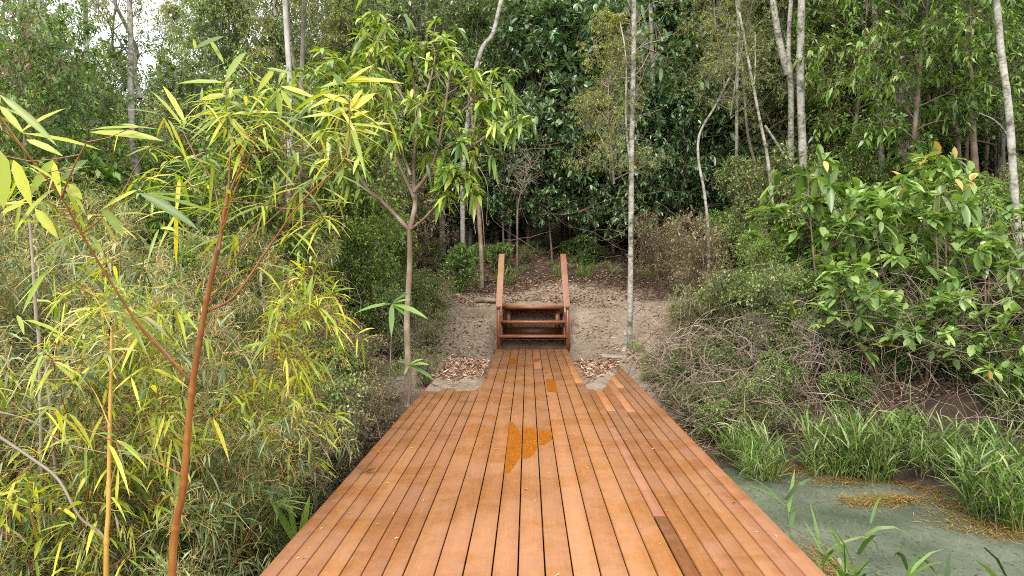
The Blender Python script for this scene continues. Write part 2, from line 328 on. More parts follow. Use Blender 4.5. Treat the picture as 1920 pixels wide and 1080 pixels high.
def grow_tree(seed, sp):
    rng = np.random.default_rng(seed); random.seed(seed); W = Wood(); L = Leaves(); H = sp['H']; tw = []
    for st in range(sp.get('stems', 1)):
        d0 = np.array([rng.normal(0, sp.get('lean', .03)), rng.normal(0, sp.get('lean', .03)), 1.])
        if sp.get('stems', 1) > 1: d0[:2] += rng.normal(0, sp.get('splay', .35), 2)
        h = H * rng.uniform(.8, 1.0); T = wander(np.zeros(3), d0, h, 10, sp.get('wob', .04), .02, rng); r0 = sp['r'] * rng.uniform(.8, 1.1)
        cut = int(sp['base'] * 10 + .5) if sp.get('cut') else 0; W.tube(T[cut:], np.linspace(r0, r0 * .15, len(T))[cut:] * (.6 if cut else 1), sp.get('sides', 7))
        nb = sp['nb']
        for b in range(nb):
            f = sp['base'] + (1 - sp['base']) * (b + rng.random()) / nb; t = f * (len(T) - 1.001); i = int(t); p = T[i] + (T[i + 1] - T[i]) * (t - i)
            a = b * 2.4 + rng.normal(0, .4); rel = (f - sp['base']) / (1 - sp['base'])
            prof_ = {'round': math.sin(math.pi * min(1, .22 + rel * .78)) ** .6, 'cone': 1 - rel * .8, 'umb': .35 + .65 * rel, 'col': 1.}[sp.get('shape', 'round')]
            lb = sp['R'] * prof_ * rng.uniform(.55, 1.15); el_ = sp.get('el', .5) + rel * .5 + rng.normal(0, .15)
            d = np.array([math.cos(a) * math.cos(el_), math.sin(a) * math.cos(el_), math.sin(el_)])
            B = wander(p, d, max(lb, .15), 5, .14, sp.get('trop', .02), rng); rb = r0 * .38 * (1 - .6 * f)
            W.tube(B, np.linspace(rb, rb * .25, len(B)), 4); cb = rng.random()
            for s_ in range(sp['ns']):
                t = rng.uniform(.25, 1) * 4.999; i = int(t); q = B[i] + (B[i + 1] - B[i]) * (t - i); dd = nrm(B[i + 1] - B[i])
                ds = nrm(dd * .6 + perp(dd, rng) * .9 + np.array([0, 0, .15])); ls = lb * rng.uniform(.25, .5) + .08
                Sb = wander(q, ds, ls, 3, .2, sp.get('trop', .02), rng); W.tube(Sb, np.linspace(rb * .3, rb * .12, len(Sb)), 3); cs = np.clip(cb * .5 + rng.random() * .5, 0, 1)
                if sp.get('nt', 0) == 0: tw.append((Sb, cs)); continue
                for u in range(sp['nt']):
                    t = rng.uniform(.2, 1) * 2.999; i = int(t); q2 = Sb[i] + (Sb[i + 1] - Sb[i]) * (t - i); dd = nrm(Sb[i + 1] - Sb[i])
                    dt = nrm(dd * .5 + perp(dd, rng) + np.array([0, 0, .1])); lt = ls * rng.uniform(.4, .8) + .05
                    Tw = wander(q2, dt, lt, 2, .25, 0, rng)
                    if sp.get('twigs', True): W.tube(Tw, [.006 * H / 8 + .002, .002], 3)
                    tw.append((Tw, cs))
    if sp['k'] > 0: put_leaves(L, tw, sp, rng)
    return W.mesh(sp['name'] + '_wood'), (L.mesh(sp['name'] + '_leaf') if sp['k'] > 0 else None)

SPEC = {
 'canopy': dict(H=10, r=.10, base=.12, nb=34, R=2.6, ns=7, nt=5, k=14, ll=.125, lw=.46, mat='canopy', bark='bark', nvar=3),
 'tallcan': dict(H=13, r=.12, base=.34, nb=26, R=3.0, ns=7, nt=5, k=13, ll=.14, lw=.42, mat='canopy', bark='palebark', nvar=2),
 'olive': dict(H=9.5, r=.10, base=.28, nb=26, R=2.3, ns=7, nt=6, k=15, ll=.10, lw=.30, droop=.4, mat='olive', bark='bark', nvar=2),
 'dark': dict(H=6.2, r=.05, base=.2, nb=34, R=2.3, ns=8, nt=3, k=11, ll=.20, lw=.42, tb=.35, out=.9, fwd=.35, un=.3, prof='oval', mat='dark', bark='brownbark', nvar=3),
 'laurel': dict(H=7.0, r=.09, base=.3, nb=24, R=2.6, ns=7, nt=4, k=10, ll=.17, lw=.36, droop=.5, tb=.5, mat='laurel', bark='brownbark', nvar=2, shape='umb'),
 'bush': dict(H=1.7, r=.018, stems=6, splay=.4, base=.12, nb=9, R=.55, ns=5, nt=4, k=7, ll=.055, lw=.5, mat='shrub', bark='twig', nvar=3, sides=4),
 'lushbush': dict(H=1.5, r=.02, stems=5, splay=.4, base=.1, nb=8, R=.5, ns=5, nt=3, k=8, ll=.085, lw=.42, mat='laurel', bark='twig', nvar=2, sides=4),
 'limebush': dict(H=2.2, r=.02, stems=6, splay=.2, base=.1, nb=12, R=.5, ns=5, nt=4, k=8, ll=.05, lw=.5, mat='lime', bark='twig', nvar=1, sides=4),
 'drybush': dict(H=2.3, r=.022, stems=5, splay=.3, base=.2, nb=10, R=.7, ns=5, nt=4, k=3, ll=.075, lw=.42, mat='dry', bark='twig', nvar=2, sides=4),
 'deadcane': dict(H=2.6, r=.008, stems=8, splay=.5, base=.15, nb=9, R=.6, ns=3, nt=2, k=2, ll=.12, lw=.10, droop=.6, mat='straw', bark='straw_', nvar=1, sides=4),
 'rosette': dict(H=1.9, r=.02, stems=5, splay=.45, base=.3, nb=5, R=.5, ns=2, nt=0, k=9, tb=.1, ll=.21, lw=.42, out=1., fwd=.28, up=.05, un=.22, prof='oval', droop=.22, mat='pale', bark='brownbark', nvar=3, sides=5),
 'feather': dict(H=1.4, r=.012, stems=9, splay=.5, base=.1, nb=12, R=.28, ns=4, nt=2, k=10, ll=.05, lw=.3, mat='thicket', bark='twig', nvar=2, sides=3),
 'thicket': dict(H=3.0, r=.011, stems=9, splay=.42, base=.12, nb=13, R=.62, ns=4, nt=3, k=5, ll=.165, lw=.095, droop=.5, tb=.6, out=.8, fwd=.6, prof='quad', mat='thicket', bark='culm_t', nvar=3, sides=4, trop=-.03),
 'ybamboo': dict(H=3.0, r=.010, stems=4, splay=.35, base=.25, nb=11, R=.6, ns=3, nt=2, k=5, ll=.21, lw=.10, droop=.45, tb=.3, out=.9, fwd=.5, prof='lance', mat='bamboo', bark='culm', nvar=2, sides=5, trop=-.02),
 'bare': dict(H=2.4, r=.03, stems=2, splay=.1, base=.2, nb=14, R=.75, ns=7, nt=6, k=0, ll=.1, lw=.3, mat='dry', bark='twiggrey', nvar=2, sides=5),
}
MESH = {}
for kind, sp in SPEC.items():
    sp['name'] = kind
    for v in range(sp['nvar']):
        wm, lm = grow_tree(hash((len(kind), ord(kind[0]), ord(kind[-1]), v)) % 9973, sp); wm.materials.append(M[sp['bark']])
        if lm: lm.materials.append(M[sp['mat']])
        MESH[kind, v] = (wm, lm)
LIMBS = {}
def limb_mesh(kind, v):
    if (kind, v) not in LIMBS:
        LIMBS[kind, v] = grow_tree(hash((len(kind), ord(kind[0]), ord(kind[-1]), v)) % 9973, dict(SPEC[kind], cut=1, k=0))[0]; LIMBS[kind, v].materials.append(M[SPEC[kind]['bark']])
    return LIMBS[kind, v]
TREEK = ('canopy', 'tallcan', 'olive', 'dark', 'laurel')
SRC = {}
def plant(kind, v, x, y, sc, name, label, cat, group=None, z=None, rz=None, sz=1., tilt=0):
    wm, lm = MESH[kind, v]; tree = kind in TREEK
    e = empty(name, (x, y, (hz(x, y) if z is None else z) - .03), random.uniform(0, 6.28) if rz is None else rz, sc); e.scale.z = sc * sz; e.rotation_euler.x = tilt
    tag(e, label, cat, group)
    a = link('trunk' if tree else 'stem', wm, e); bb = link('crown' if tree else 'foliage', lm, e) if lm else None
    SRC.setdefault((kind, v), (a, bb)); return e
def pl(kind, v, px, d, sc, *a, **k): return plant(kind, v, at(px, 512, d).x, d, sc, *a, **k)

def scatter(name, label, cat, items):
    """one uncountable mass: geometry-node instances of plants that stand in the scene. items: (kind, v, x, y, z, rz, scale)"""
    me = bpy.data.meshes.new(name); A = items; me.vertices.add(len(A))
    me.vertices.foreach_set('co', np.array([i[2:5] for i in A], np.float32).ravel())
    kinds = sorted({(i[0], i[1]) for i in A}); a = me.attributes.new('kindex', 'INT', 'POINT'); a.data.foreach_set('value', np.array([kinds.index((i[0], i[1])) for i in A], np.int32))
    a = me.attributes.new('rot', 'FLOAT_VECTOR', 'POINT'); a.data.foreach_set('vector', np.array([(random.gauss(0, .06), random.gauss(0, .06), i[5]) for i in A], np.float32).ravel())
    a = me.attributes.new('siz', 'FLOAT_VECTOR', 'POINT'); a.data.foreach_set('vector', np.array([(i[6], i[6], i[6] * random.uniform(.85, 1.2)) for i in A], np.float32).ravel())
    o = link(name, me); ng = bpy.data.node_groups.new(name, 'GeometryNodeTree')
    ng.interface.new_socket('Geometry', in_out='INPUT', socket_type='NodeSocketGeometry'); ng.interface.new_socket('Geometry', in_out='OUTPUT', socket_type='NodeSocketGeometry')
    gi, go, jn = ng.nodes.new('NodeGroupInput'), ng.nodes.new('NodeGroupOutput'), ng.nodes.new('GeometryNodeJoinGeometry')
    mp = ng.nodes.new('GeometryNodeMeshToPoints'); ng.links.new(gi.outputs[0], mp.inputs[0])
    def na(n_, t):
        q = ng.nodes.new('GeometryNodeInputNamedAttribute'); q.data_type = t; q.inputs[0].default_value = n_; return q.outputs[0]
    ki, ro, sz = na('kindex', 'INT'), na('rot', 'FLOAT_VECTOR'), na('siz', 'FLOAT_VECTOR')
    for n_, kv in enumerate(kinds):
        cm = ng.nodes.new('FunctionNodeCompare'); cm.data_type = 'INT'; cm.operation = 'EQUAL'; ng.links.new(ki, cm.inputs[2]); cm.inputs[3].default_value = n_
        for src in (SRC[kv] or ()):
            if src is None: continue
            oi = ng.nodes.new('GeometryNodeObjectInfo'); oi.transform_space = 'ORIGINAL'; oi.inputs['Object'].default_value = src; oi.inputs['As Instance'].default_value = True
            ip = ng.nodes.new('GeometryNodeInstanceOnPoints'); ng.links.new(mp.outputs[0], ip.inputs['Points']); ng.links.new(cm.outputs[0], ip.inputs['Selection'])
            ng.links.new(oi.outputs['Geometry'], ip.inputs['Instance']); ng.links.new(ro, ip.inputs['Rotation']); ng.links.new(sz, ip.inputs['Scale'])
            ng.links.new(ip.outputs[0], jn.inputs[0])
    ng.links.new(jn.outputs[0], go.inputs[0]); md = o.modifiers.new('scatter', 'NODES'); md.node_group = ng
    tag(o, label, cat, kind='stuff'); return o

exec_later = []
# ------------------------------------------------------------------ the deck
def box_list(name, boxes, mat, parent=None, bev=.004, rnds=None):
    """boxes: (x0,x1,y0,y1,z0,z1); chamfered boxes gathered into one mesh with a random value per box"""
    V = []; Fc = []; R = []; n = 0
    for q, (x0, x1, y0, y1, z0, z1) in enumerate(boxes):
        b_ = min(bev, (x1 - x0) / 4, (y1 - y0) / 4, (z1 - z0) / 3)
        rings = [(0, z0), (0, z1 - b_), (b_, z1)]
        for i, z in rings: V += [(x0 + i, y0 + i, z), (x1 - i, y0 + i, z), (x1 - i, y1 - i, z), (x0 + i, y1 - i, z)]
        Fc.append((n, n + 3, n + 2, n + 1))
        for k in (0, 4):
            for j in range(4): Fc.append((n + k + j, n + k + (j + 1) % 4, n + k + 4 + (j + 1) % 4, n + k + 4 + j))
        Fc.append((n + 8, n + 9, n + 10, n + 11)); r = random.random() if rnds is None else rnds[q]; R += [r] * 12; n += 12
    return link(name, mesh_np(name, V, np.array(Fc), 4, {'rnd': R}), parent, mat)
def dx(px): return (px - 990) / 568 * 1.55
random.seed(11)
deck = empty('wooden_deck', (0, 5, 0)); deck.location = (0, 0, 0)
tag(deck, 'orange brown plank deck with narrow walkway leading to the steps', 'deck')
def boards(edges, y0, y1, gap, seg=5, tone=.5):
    B = []; R = []
    for a, b_ in zip(edges[:-1], edges[1:]):
        y = y0 - random.uniform(0, seg)
        t = min(1, max(0, random.gauss(tone, .17)))
        while y < y1:
            l = random.uniform(seg * .8, seg * 1.7) if random.random() < .22 else 99; e = min(y + l, y1)
            if e > y0: B.append((a + gap / 2, b_ - gap / 2, max(y, y0), e - .0015, -.032, random.uniform(-.0015, .0015))); R.append(min(1, max(0, t + random.gauss(0, .004))))
            y = e
    return B, R
eL = [dx(v) for v in (484, 518, 556, 595, 635, 675.5, 715, 754)]
eM = [dx(v) for v in (754, 813, 867, 921.6, 971, 1023, 1076, 1128, 1181, 1235, 1284)]
eR = [dx(v) for v in (1284, 1315, 1355, 1395.5, 1435, 1473, 1512, 1553)]
B, R = boards(eL, -1.5, 11.55, .008, 13, .3); box_list('side_decking', B, M['wood'], deck, rnds=R)
B, R = boards(eM, -1.5, 14.08, .009, 9, .66); walk = box_list('walkway', B, M['wood'], deck, rnds=R)
B, R = boards(eR, -1.5, 11.55, .008, 13, .3); box_list('side_decking', B, M['wood'], deck, rnds=R)
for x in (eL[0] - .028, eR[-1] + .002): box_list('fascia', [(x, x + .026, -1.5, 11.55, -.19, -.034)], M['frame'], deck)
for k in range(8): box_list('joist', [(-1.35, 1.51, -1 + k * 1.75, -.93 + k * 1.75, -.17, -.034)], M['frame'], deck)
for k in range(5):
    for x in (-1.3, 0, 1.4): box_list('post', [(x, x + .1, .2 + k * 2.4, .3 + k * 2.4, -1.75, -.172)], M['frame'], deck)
# damp orange patches, each held inside one board
def patch(px_pts, name='wet_patch'):
    V = [];
    for (px, py) in px_pts:
        dv = CM @ Vector(((px - 960) / F, (540 - py) / F, -1)); t = -CAM.z / dv.z; p = CAM + dv * t; V.append((p.x, p.y, .0022))
    me = bpy.data.meshes.new(name); me.from_pydata(V, [], [tuple(range(len(V)))[::-1]]); me.update()
    if me.polygons[0].normal.z < 0: me.flip_normals()
    link(name, me, deck, M['wet'])
def sm(pts, n=6):
    P = np.array(pts, float); out = []; k = len(P)
    for i in range(k):
        a, b_, c, d = P[(i - 1) % k], P[i], P[(i + 1) % k], P[(i + 2) % k]
        for t in np.arange(n) / n: out.append(.5 * ((2 * b_) + (-a + c) * t + (2 * a - 5 * b_ + 4 * c - d) * t * t + (-a + 3 * b_ - 3 * c + d) * t ** 3))
    return out
Z8 = lambda a: [(880 + x / 6.355, 750 + y / 6.355) for x, y in a]
patch(Z8([(480, 268), (520, 270), (575, 340), (600, 390), (622, 425), (617, 650), (560, 760), (500, 840), (455, 872), (416, 872), (440, 640), (462, 440)]))
patch(Z8([(645, 338), (690, 330), (740, 340), (800, 375), (813, 545), (775, 640), (720, 690), (680, 700), (636, 692), (640, 500)]))
patch(Z8([(826, 372), (930, 366), (975, 375), (992, 420), (985, 465), (940, 510), (880, 535), (830, 528)]))
Z4 = lambda a: [(780 + x / 3.556, 440 + y / 3.556) for x, y in a]
patch(Z4([(624, 824), (678, 824), (674, 850), (655, 862), (614, 862)])); patch(Z4([(787, 824), (843, 826), (815, 842), (789, 849)]))
patch(Z4([(864, 964), (900, 962), (932, 985), (945, 1052), (876, 1046)])); patch(Z4([(857, 916), (880, 918), (872, 930)]))

# ------------------------------------------------------------------ steps
st = empty('wooden_steps', (0.1, 14.1, 0)); tag(st, 'short red brown timber staircase with two sloping flat handrails', 'stairs')
def P_(n_, bx, mat=M['stairwood'], bev=.006):
    o = box_list(n_, [bx], mat, None, bev); o.parent = st; o.matrix_parent_inverse = Matrix.Translation((-.1, -14.1, 0)); return o
xl0, xl1, xr0, xr1 = -.640, -.565, .775, .845
P_('post', (xl0, xl1, 14.1, 14.17, -.35, .842)); P_('post', (xr0, xr1, 14.1, 14.17, -.35, .842))
P_('post', (xl0 - .01, xl1 - .01, 15.42, 15.49, .7, 1.80)); P_('post', (xr0 + .01, xr1 + .01, 15.42, 15.49, .7, 1.80))
P_('tread', (xl1 - .03, xr0 + .03, 14.08, 14.36, .23, .276), M['treadwood']); P_('tread', (xl1 - .01, xr0 + .01, 14.34, 14.62, .51, .556), M['treadwood']); P_('tread', (xl1 + .02, xr0 - .02, 14.6, 14.9, .815, .868), M['railwood'])
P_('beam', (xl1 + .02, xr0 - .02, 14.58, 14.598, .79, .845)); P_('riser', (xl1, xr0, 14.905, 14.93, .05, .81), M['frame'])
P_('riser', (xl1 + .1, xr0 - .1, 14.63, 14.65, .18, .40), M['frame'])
def sloped(n_, x0, x1, ya, za, yb, zb, th, mat):
    V = []; r = random.random(); d = Vector((0, yb - ya, zb - za)).normalized(); nn = Vector((0, -d.z, d.y)) * th
    for (x, y, z) in ((x0, ya, za), (x1, ya, za), (x1, yb, zb), (x0, yb, zb)): V.append((x, y, z))
    V += [(x, y - nn.y, z - nn.z) for x, y, z in V]
    o = link(n_, mesh_np(n_, V, np.array([(0, 1, 2, 3), (4, 7, 6, 5), (0, 4, 5, 1), (1, 5, 6, 2), (2, 6, 7, 3), (3, 7, 4, 0)]), 4, {'rnd': [r] * 8}), st, mat); o.matrix_parent_inverse = Matrix.Translation((-.1, -14.1, 0))
    bv = o.modifiers.new('bevel', 'BEVEL'); bv.width = .006; bv.segments = 2
sloped('handrail', -.655, -.525, 14.04, .875, 15.6, 1.985, .03, M['railwood']); sloped('handrail', .722, .855, 14.04, .875, 15.6, 1.985, .03, M['railwood'])
sloped('stringer', xl1 + .002, xl1 + .04, 14.12, .22, 15.0, .80, .2, M['stairwood']); sloped('stringer', xr0 - .04, xr0 - .002, 14.12, .22, 15.0, .80, .2, M['stairwood'])
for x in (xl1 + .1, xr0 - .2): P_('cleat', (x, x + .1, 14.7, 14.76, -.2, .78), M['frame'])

# soil that has washed over the far ends of the side decking
def soilsheet(x0, x1, y0, ytop, seed):
    nx_, ny_ = 40, 70; X, Y = np.meshgrid(np.linspace(x0, x1, nx_), np.linspace(y0 - .3, ytop, ny_)); r = np.random.default_rng(seed)
    edge = y0 + .14 * np.sin(X * 7 + seed) + .08 * np.sin(X * 17) + (.9 if seed == 3 else .0) * np.clip((X - .95) / .6, 0, 1) * 2.7 + (.0 if seed == 3 else .0)
    hgt = np.clip((Y - edge) * .11, -.02, .05) + .012 * np.sin(X * 11 + Y * 6) * np.sin(Y * 9) + r.normal(0, .003, X.shape)
    side = np.clip(np.minimum(X - x0, x1 - X) / .09, 0, 1); Z = np.where(hgt > 0, hgt * side - .004 * (1 - side), -.012)
    ii = np.arange(nx_ * ny_).reshape(ny_, nx_); q = np.stack([ii[:-1, :-1], ii[:-1, 1:], ii[1:, 1:], ii[1:, :-1]], -1).reshape(-1, 4)
    o = link('soil', mesh_np('soil', np.c_[X.ravel(), Y.ravel(), Z.ravel()], q, 4, {'bare': np.ones(X.size)}, True), None, M['earth']); o['kind'] = 'structure'
soilsheet(-1.375, eM[0] + .01, 9.1, 11.75, 2); soilsheet(eM[-1] - .01, 1.53, 9.15, 11.75, 3)

# ------------------------------------------------------------------ trees whose trunks one can tell apart
def atz(px, py, z):
    d = CM @ Vector(((px - 960) / F, (540 - py) / F, -1)); return CAM + d * ((z - CAM.z) / d.z)
def smooth_path(P, n=5):
    P = np.array(P, float); P = np.vstack([2 * P[0] - P[1], P, 2 * P[-1] - P[-2]]); out = []
    for i in range(1, len(P) - 2):
        for t in np.arange(n) / n:
            a, b_, c, d = P[i - 1], P[i], P[i + 1], P[i + 2]
            out.append(.5 * ((2 * b_) + (-a + c) * t + (2 * a - 5 * b_ + 4 * c - d) * t * t + (-a + 3 * b_ - 3 * c + d) * t ** 3))
    out.append(P[-2]); return np.array(out)
def tree_px(name, pts, d, r0, r1, bark_, label, cat='tree', limbs=(), crown=None, grp=None, extra=3.0, bump_=.004, twigs=0, seed=1, grow=True):
    """a tree standing at distance d; pts run from its foot upward"""
    rng = np.random.default_rng(seed); W = Wood()
    P = [np.array(at(px, py, d)) for px, py in pts]; base = P[0].copy(); base[2] = hz(base[0], base[1]) - .05
    if P[0][2] > base[2] + .2: P = [base] + P
    else: P[0] = base
    if extra: P.append(P[-1] + nrm(P[-1] - P[-2]) * extra)
    wob = np.cumsum(rng.normal(0, .05, len(P))); P = [p + np.array([0, wq if i else 0, 0]) for i, (p, wq) in enumerate(zip(P, wob))]
    sp_ = smooth_path(P, 6); rr = np.linspace(r0, r1, len(sp_)); rr[0] *= 1.35; rr = rr * (1 + rng.normal(0, .035, len(rr)))
    e = empty(name, base); tag(e, label, cat, grp)
    W.tube(sp_ - base, rr, 9); tips = []
    for lp, a, b_ in limbs:
        Q = [np.array(at(px, py, d)) for px, py in lp]; Q = [q + np.array([0, k * rng.normal(0, .12), 0]) for k, q in enumerate(Q)]
        s2 = smooth_path(Q, 4); W.tube(s2 - base, np.linspace(a, b_, len(s2)), 6); tips.append(s2 - base)
    link('trunk', W.mesh(name + '_wood'), e, M[bark_])
    if twigs:
        T = Wood(); lo, hi = (twigs[1], twigs[2]) if isinstance(twigs, tuple) else (.3, 1); nt_ = twigs[0] if isinstance(twigs, tuple) else twigs
        for k in range(nt_):
            i = int(rng.uniform(lo, hi) * (len(sp_) - 2)); a = rng.uniform(0, 6.28); L_ = rng.uniform(.25, .9)
            B = wander(sp_[i] - base, np.array([math.cos(a), math.sin(a), rng.uniform(.3, 1.2)]), L_, 5, .22, .05, rng); T.tube(B, np.linspace(.009, .003, len(B)), 4)
            for q in range(7):
                j = rng.integers(1, 5); dd = nrm(B[j + 1] - B[j]) if j < 5 else nrm(B[-1] - B[-2]); s3 = wander(B[j], nrm(dd * .7 + perp(dd, rng)), L_ * rng.uniform(.2, .5), 3, .25, .05, rng); T.tube(s3, [.004, .003, .003, .0015], 3)
                for _ in range(2): s4 = wander(s3[rng.integers(1, 4)], perp(dd, rng), L_ * .15, 2, .3, .05, rng); T.tube(s4, .0018, 3)
        link('twigs', T.mesh(name + '_twigs'), e, M['twiggrey'])
    for cr in (crown or []):
        kind, v, sc, zc, ox, oy = cr; wm, lm = limb_mesh(kind, v), MESH[kind, v][1]; s0 = SPEC[kind]
        for nm, me in (('crown', lm), ('limb', wm)):
            c = link(nm, me, e); c.scale = (sc, sc, sc); c.rotation_euler.z = rng.uniform(0, 6.28); rz = c.rotation_euler.z
            if nm == 'limb': c.rotation_euler.z = rz0
            else: rz0 = rz
            top = sp_[-1] - base; c.location = (top[0] + ox, top[1] + oy, zc - base[2] - s0['base'] * s0['H'] * sc)
            if nm == 'limb' : c.location.z = c.location.z
    return e, base
T_ = tree_px
T_('pale_tree', [(1180, 650), (1182, 500), (1184, 300), (1187, 120), (1188, 0)], 13.3, .056, .04, 'palebark', 'slender straight pale tree with bare grey twigs, on the dirt mound right of the steps', twigs=(38, .45, .95), limbs=[([(1184, 330), (1172, 230), (1168, 120), (1160, 20)], .022, .01), ([(1184, 320), (1172, 296), (1150, 285)], .01, .004)], seed=3, crown=[('olive', 0, .5, 3.3, -.25, .55)])
T_('forest_tree', [(1512, 520), (1510, 400), (1505, 250), (1503, 110), (1503, -20)], 16.5, .098, .085, 'palebark', 'tall straight grey trunk behind the large-leaved shrub, thickest one there', crown=[('canopy', 0, .8, 10.5, 0, 1)], seed=4)
T_('forest_tree', [(1480, 480), (1479, 330), (1480, 190), (1478, 130)], 17.2, .08, .07, 'palebark', 'pale trunk forking into a Y at the top, just left of the tall straight one', limbs=[([(1479, 140), (1462, 80), (1448, -10), (1440, -90)], .10, .07), ([(1479, 130), (1478, 60), (1481, -60)], .06, .05)], extra=.1, crown=[('canopy', 1, .8, 10.5, 0, 1)], seed=5)
T_('forest_sapling', [(1466, 520), (1455, 400), (1440, 300), (1424, 220), (1412, 150)], 15, .042, .025, 'palebark', 'thin pale leaning stem, rightmost of the three beside the dark gap', limbs=[([(1413, 160), (1418, 130), (1416, 60)], .018, .01)], extra=1.5, seed=6, crown=[('olive', 1, .5, 5.0, -.2, .3)])
T_('forest_sapling', [(1442, 470), (1424, 340), (1402, 250), (1392, 140)], 18, .045, .03, 'bark', 'thin leaning stem in the middle of the three beside the dark gap', extra=3, seed=7, crown=[('olive', 0, .6, 6.2, 0, .3)])
T_('forest_sapling', [(1376, 400), (1376, 290), (1377, 150)], 17.5, .042, .035, 'palebark', 'thin upright pale stem, leftmost of the three beside the dark gap', extra=3, seed=8)
T_('forest_sapling', [(1328, 440), (1318, 360), (1308, 300), (1312, 250), (1340, 200), (1368, 145)], 16, .038, .02, 'palebark', 'thin crooked stem that bends right, at the right side of the dark gap', extra=.6, seed=9)
T_('forest_tree', [(1692, 450), (1690, 300), (1688, 150), (1690, 20)], 16.8, .18, .155, 'bark', 'broad brown trunk, left half of the pair behind the leafy green crown on the right', crown=[('canopy', 2, .9, 9, 0, 1)], seed=10)
T_('forest_tree', [(1718, 450), (1714, 300), (1716, 150), (1722, 20)], 17.4, .22, .19, 'palebark', 'broad grey trunk, right half of the pair behind the leafy green crown on the right', crown=[('canopy', 1, .9, 10, 0, 1)], seed=11)
T_('forest_tree', [(1660, 400), (1655, 280), (1652, 180)], 16.8, .08, .06, 'palebark', 'short stretch of grey trunk left of the broad pair', seed=12)
T_('birch_like_tree', [(1912, 640), (1906, 480), (1899, 330), (1890, 200), (1882, 100), (1874, 0)], 12, .062, .05, 'palebark', 'blotchy white trunk at the right edge of the picture', limbs=[([(1896, 260), (1870, 225), (1840, 210)], .02, .006)], crown=[('laurel', 0, .6, 5.4, .3, .6)], seed=13)
T_('forked_tree', [(268, 480), (266, 380), (265, 270), (262, 185), (258, 90), (255, -20)], 11, .058, .035, 'palebark', 'grey trunk forking in two, behind the bamboo on the left', limbs=[([(263, 185), (248, 130), (238, 80), (226, 0), (215, -60)], .042, .025), ([(240, 100), (215, 50), (190, 10)], .018, .008), ([(260, 120), (248, 95), (240, 60)], .012, .006)], crown=[('olive', 0, .42, 5.0, -.3, 0)], extra=1, seed=14)
T_('forest_tree', [(545, 620), (544, 480), (546, 330), (549, 190), (541, 60)], 12.5, .055, .045, 'whitebark', 'whitish trunk behind the right side of the bamboo', crown=[('olive', 1, .7, 6.3, 0, .4)], seed=15)
T_('forest_tree', [(562, 520), (559, 380), (556, 240), (560, 120)], 13.4, .05, .04, 'bark', 'thin grey trunk close against the whitish one', seed=16)
T_('forest_tree', [(903, 500), (899, 420), (893, 330), (887, 220)], 17.5, .06, .05, 'brownbark', 'dark trunk hung with dead vines left of the steps', limbs=[([(893, 330), (905, 400), (908, 460)], .015, .01), ([(889, 300), (915, 350), (912, 420)], .012, .008), ([(895, 320), (884, 380), (893, 440)], .012, .008)], extra=1, seed=17)
T_('dead_sapling', [(970, 455), (971, 390), (980, 350), (990, 315)], 18, .032, .014, 'twig', 'small dead sapling with a tangle of bare twigs behind the left handrail', extra=.3, twigs=(22, .5, 1.), seed=18)
T_('forest_tree', [(868, 330), (880, 200), (900, 100), (924, 62), (938, 10)], 19, .07, .06, 'palebark', 'pale trunk bending right, crossing the foliage at top centre', extra=1.5, seed=19)
T_('forest_tree', [(1232, 400), (1230, 280), (1226, 150)], 19, .07, .06, 'bark', 'dim grey trunk within the dark-leaved trees, right of the slender pale tree', seed=20)
for k, (px, dd, r_) in enumerate([(40, 27, .17), (78, 26, .21), (162, 30, .11)]):
    T_('gum_tree', [(px, 420), (px, 250), (px + 2, 100), (px - 2, -10)], dd, r_, r_ * .9, 'whitebark', ['white gum trunk, leftmost of the three against the sky', 'white gum trunk, middle and thickest of the three against the sky', 'white gum trunk, rightmost and thinnest of the three against the sky'][k], seed=21 + k, crown=[('olive', k % 2, .8, 12.5, 0, 0)])
T_('forest_tree', [(1310, 260), (1308, 130), (1295, 80), (1302, 0)], 21, .08, .07, 'palebark', 'gnarled pale trunk in the foliage at top, right of the slender pale tree', seed=24)
T_('forest_tree', [(1330, 200), (1328, 90), (1335, 0)], 22, .07, .06, 'palebark', 'pale stem just right of the gnarled trunk at the top', seed=25)
for k, (px, top, ln) in enumerate([(1792, 190, -14), (1812, 180, 12), (1770, 240, -22), (1846, 250, 5)]):
    T_('forest_tree', [(px, 420), (px + ln * .4, 310), (px + ln, top)], 16.6 + k * .4, .05, .045, 'brownbark', ['dark thin trunk, second from left in the group right of the broad pair', 'dark thin trunk, third from left in the group right of the broad pair', 'dark leaning trunk, leftmost in the group right of the broad pair', 'dark thin trunk, rightmost in the group right of the broad pair'][k], seed=26 + k)
# climbing stem that swings across the tall trunk
W = Wood(); Q = [np.array(at(px, py, 16.2)) for px, py in [(1434, 235), (1452, 262), (1472, 292), (1505, 322), (1545, 333), (1600, 352), (1650, 366), (1720, 420), (1730, 500)]]; q0 = Q[0].copy(); s2 = smooth_path(Q, 6); W.tube(s2 - q0, np.linspace(.03, .045, len(s2)), 7)
o = link('liana', W.mesh('liana'), None, M['palebark']); o.location = q0; tag(o, 'curved pale vine stem crossing in front of the tall straight grey trunk', 'vine')

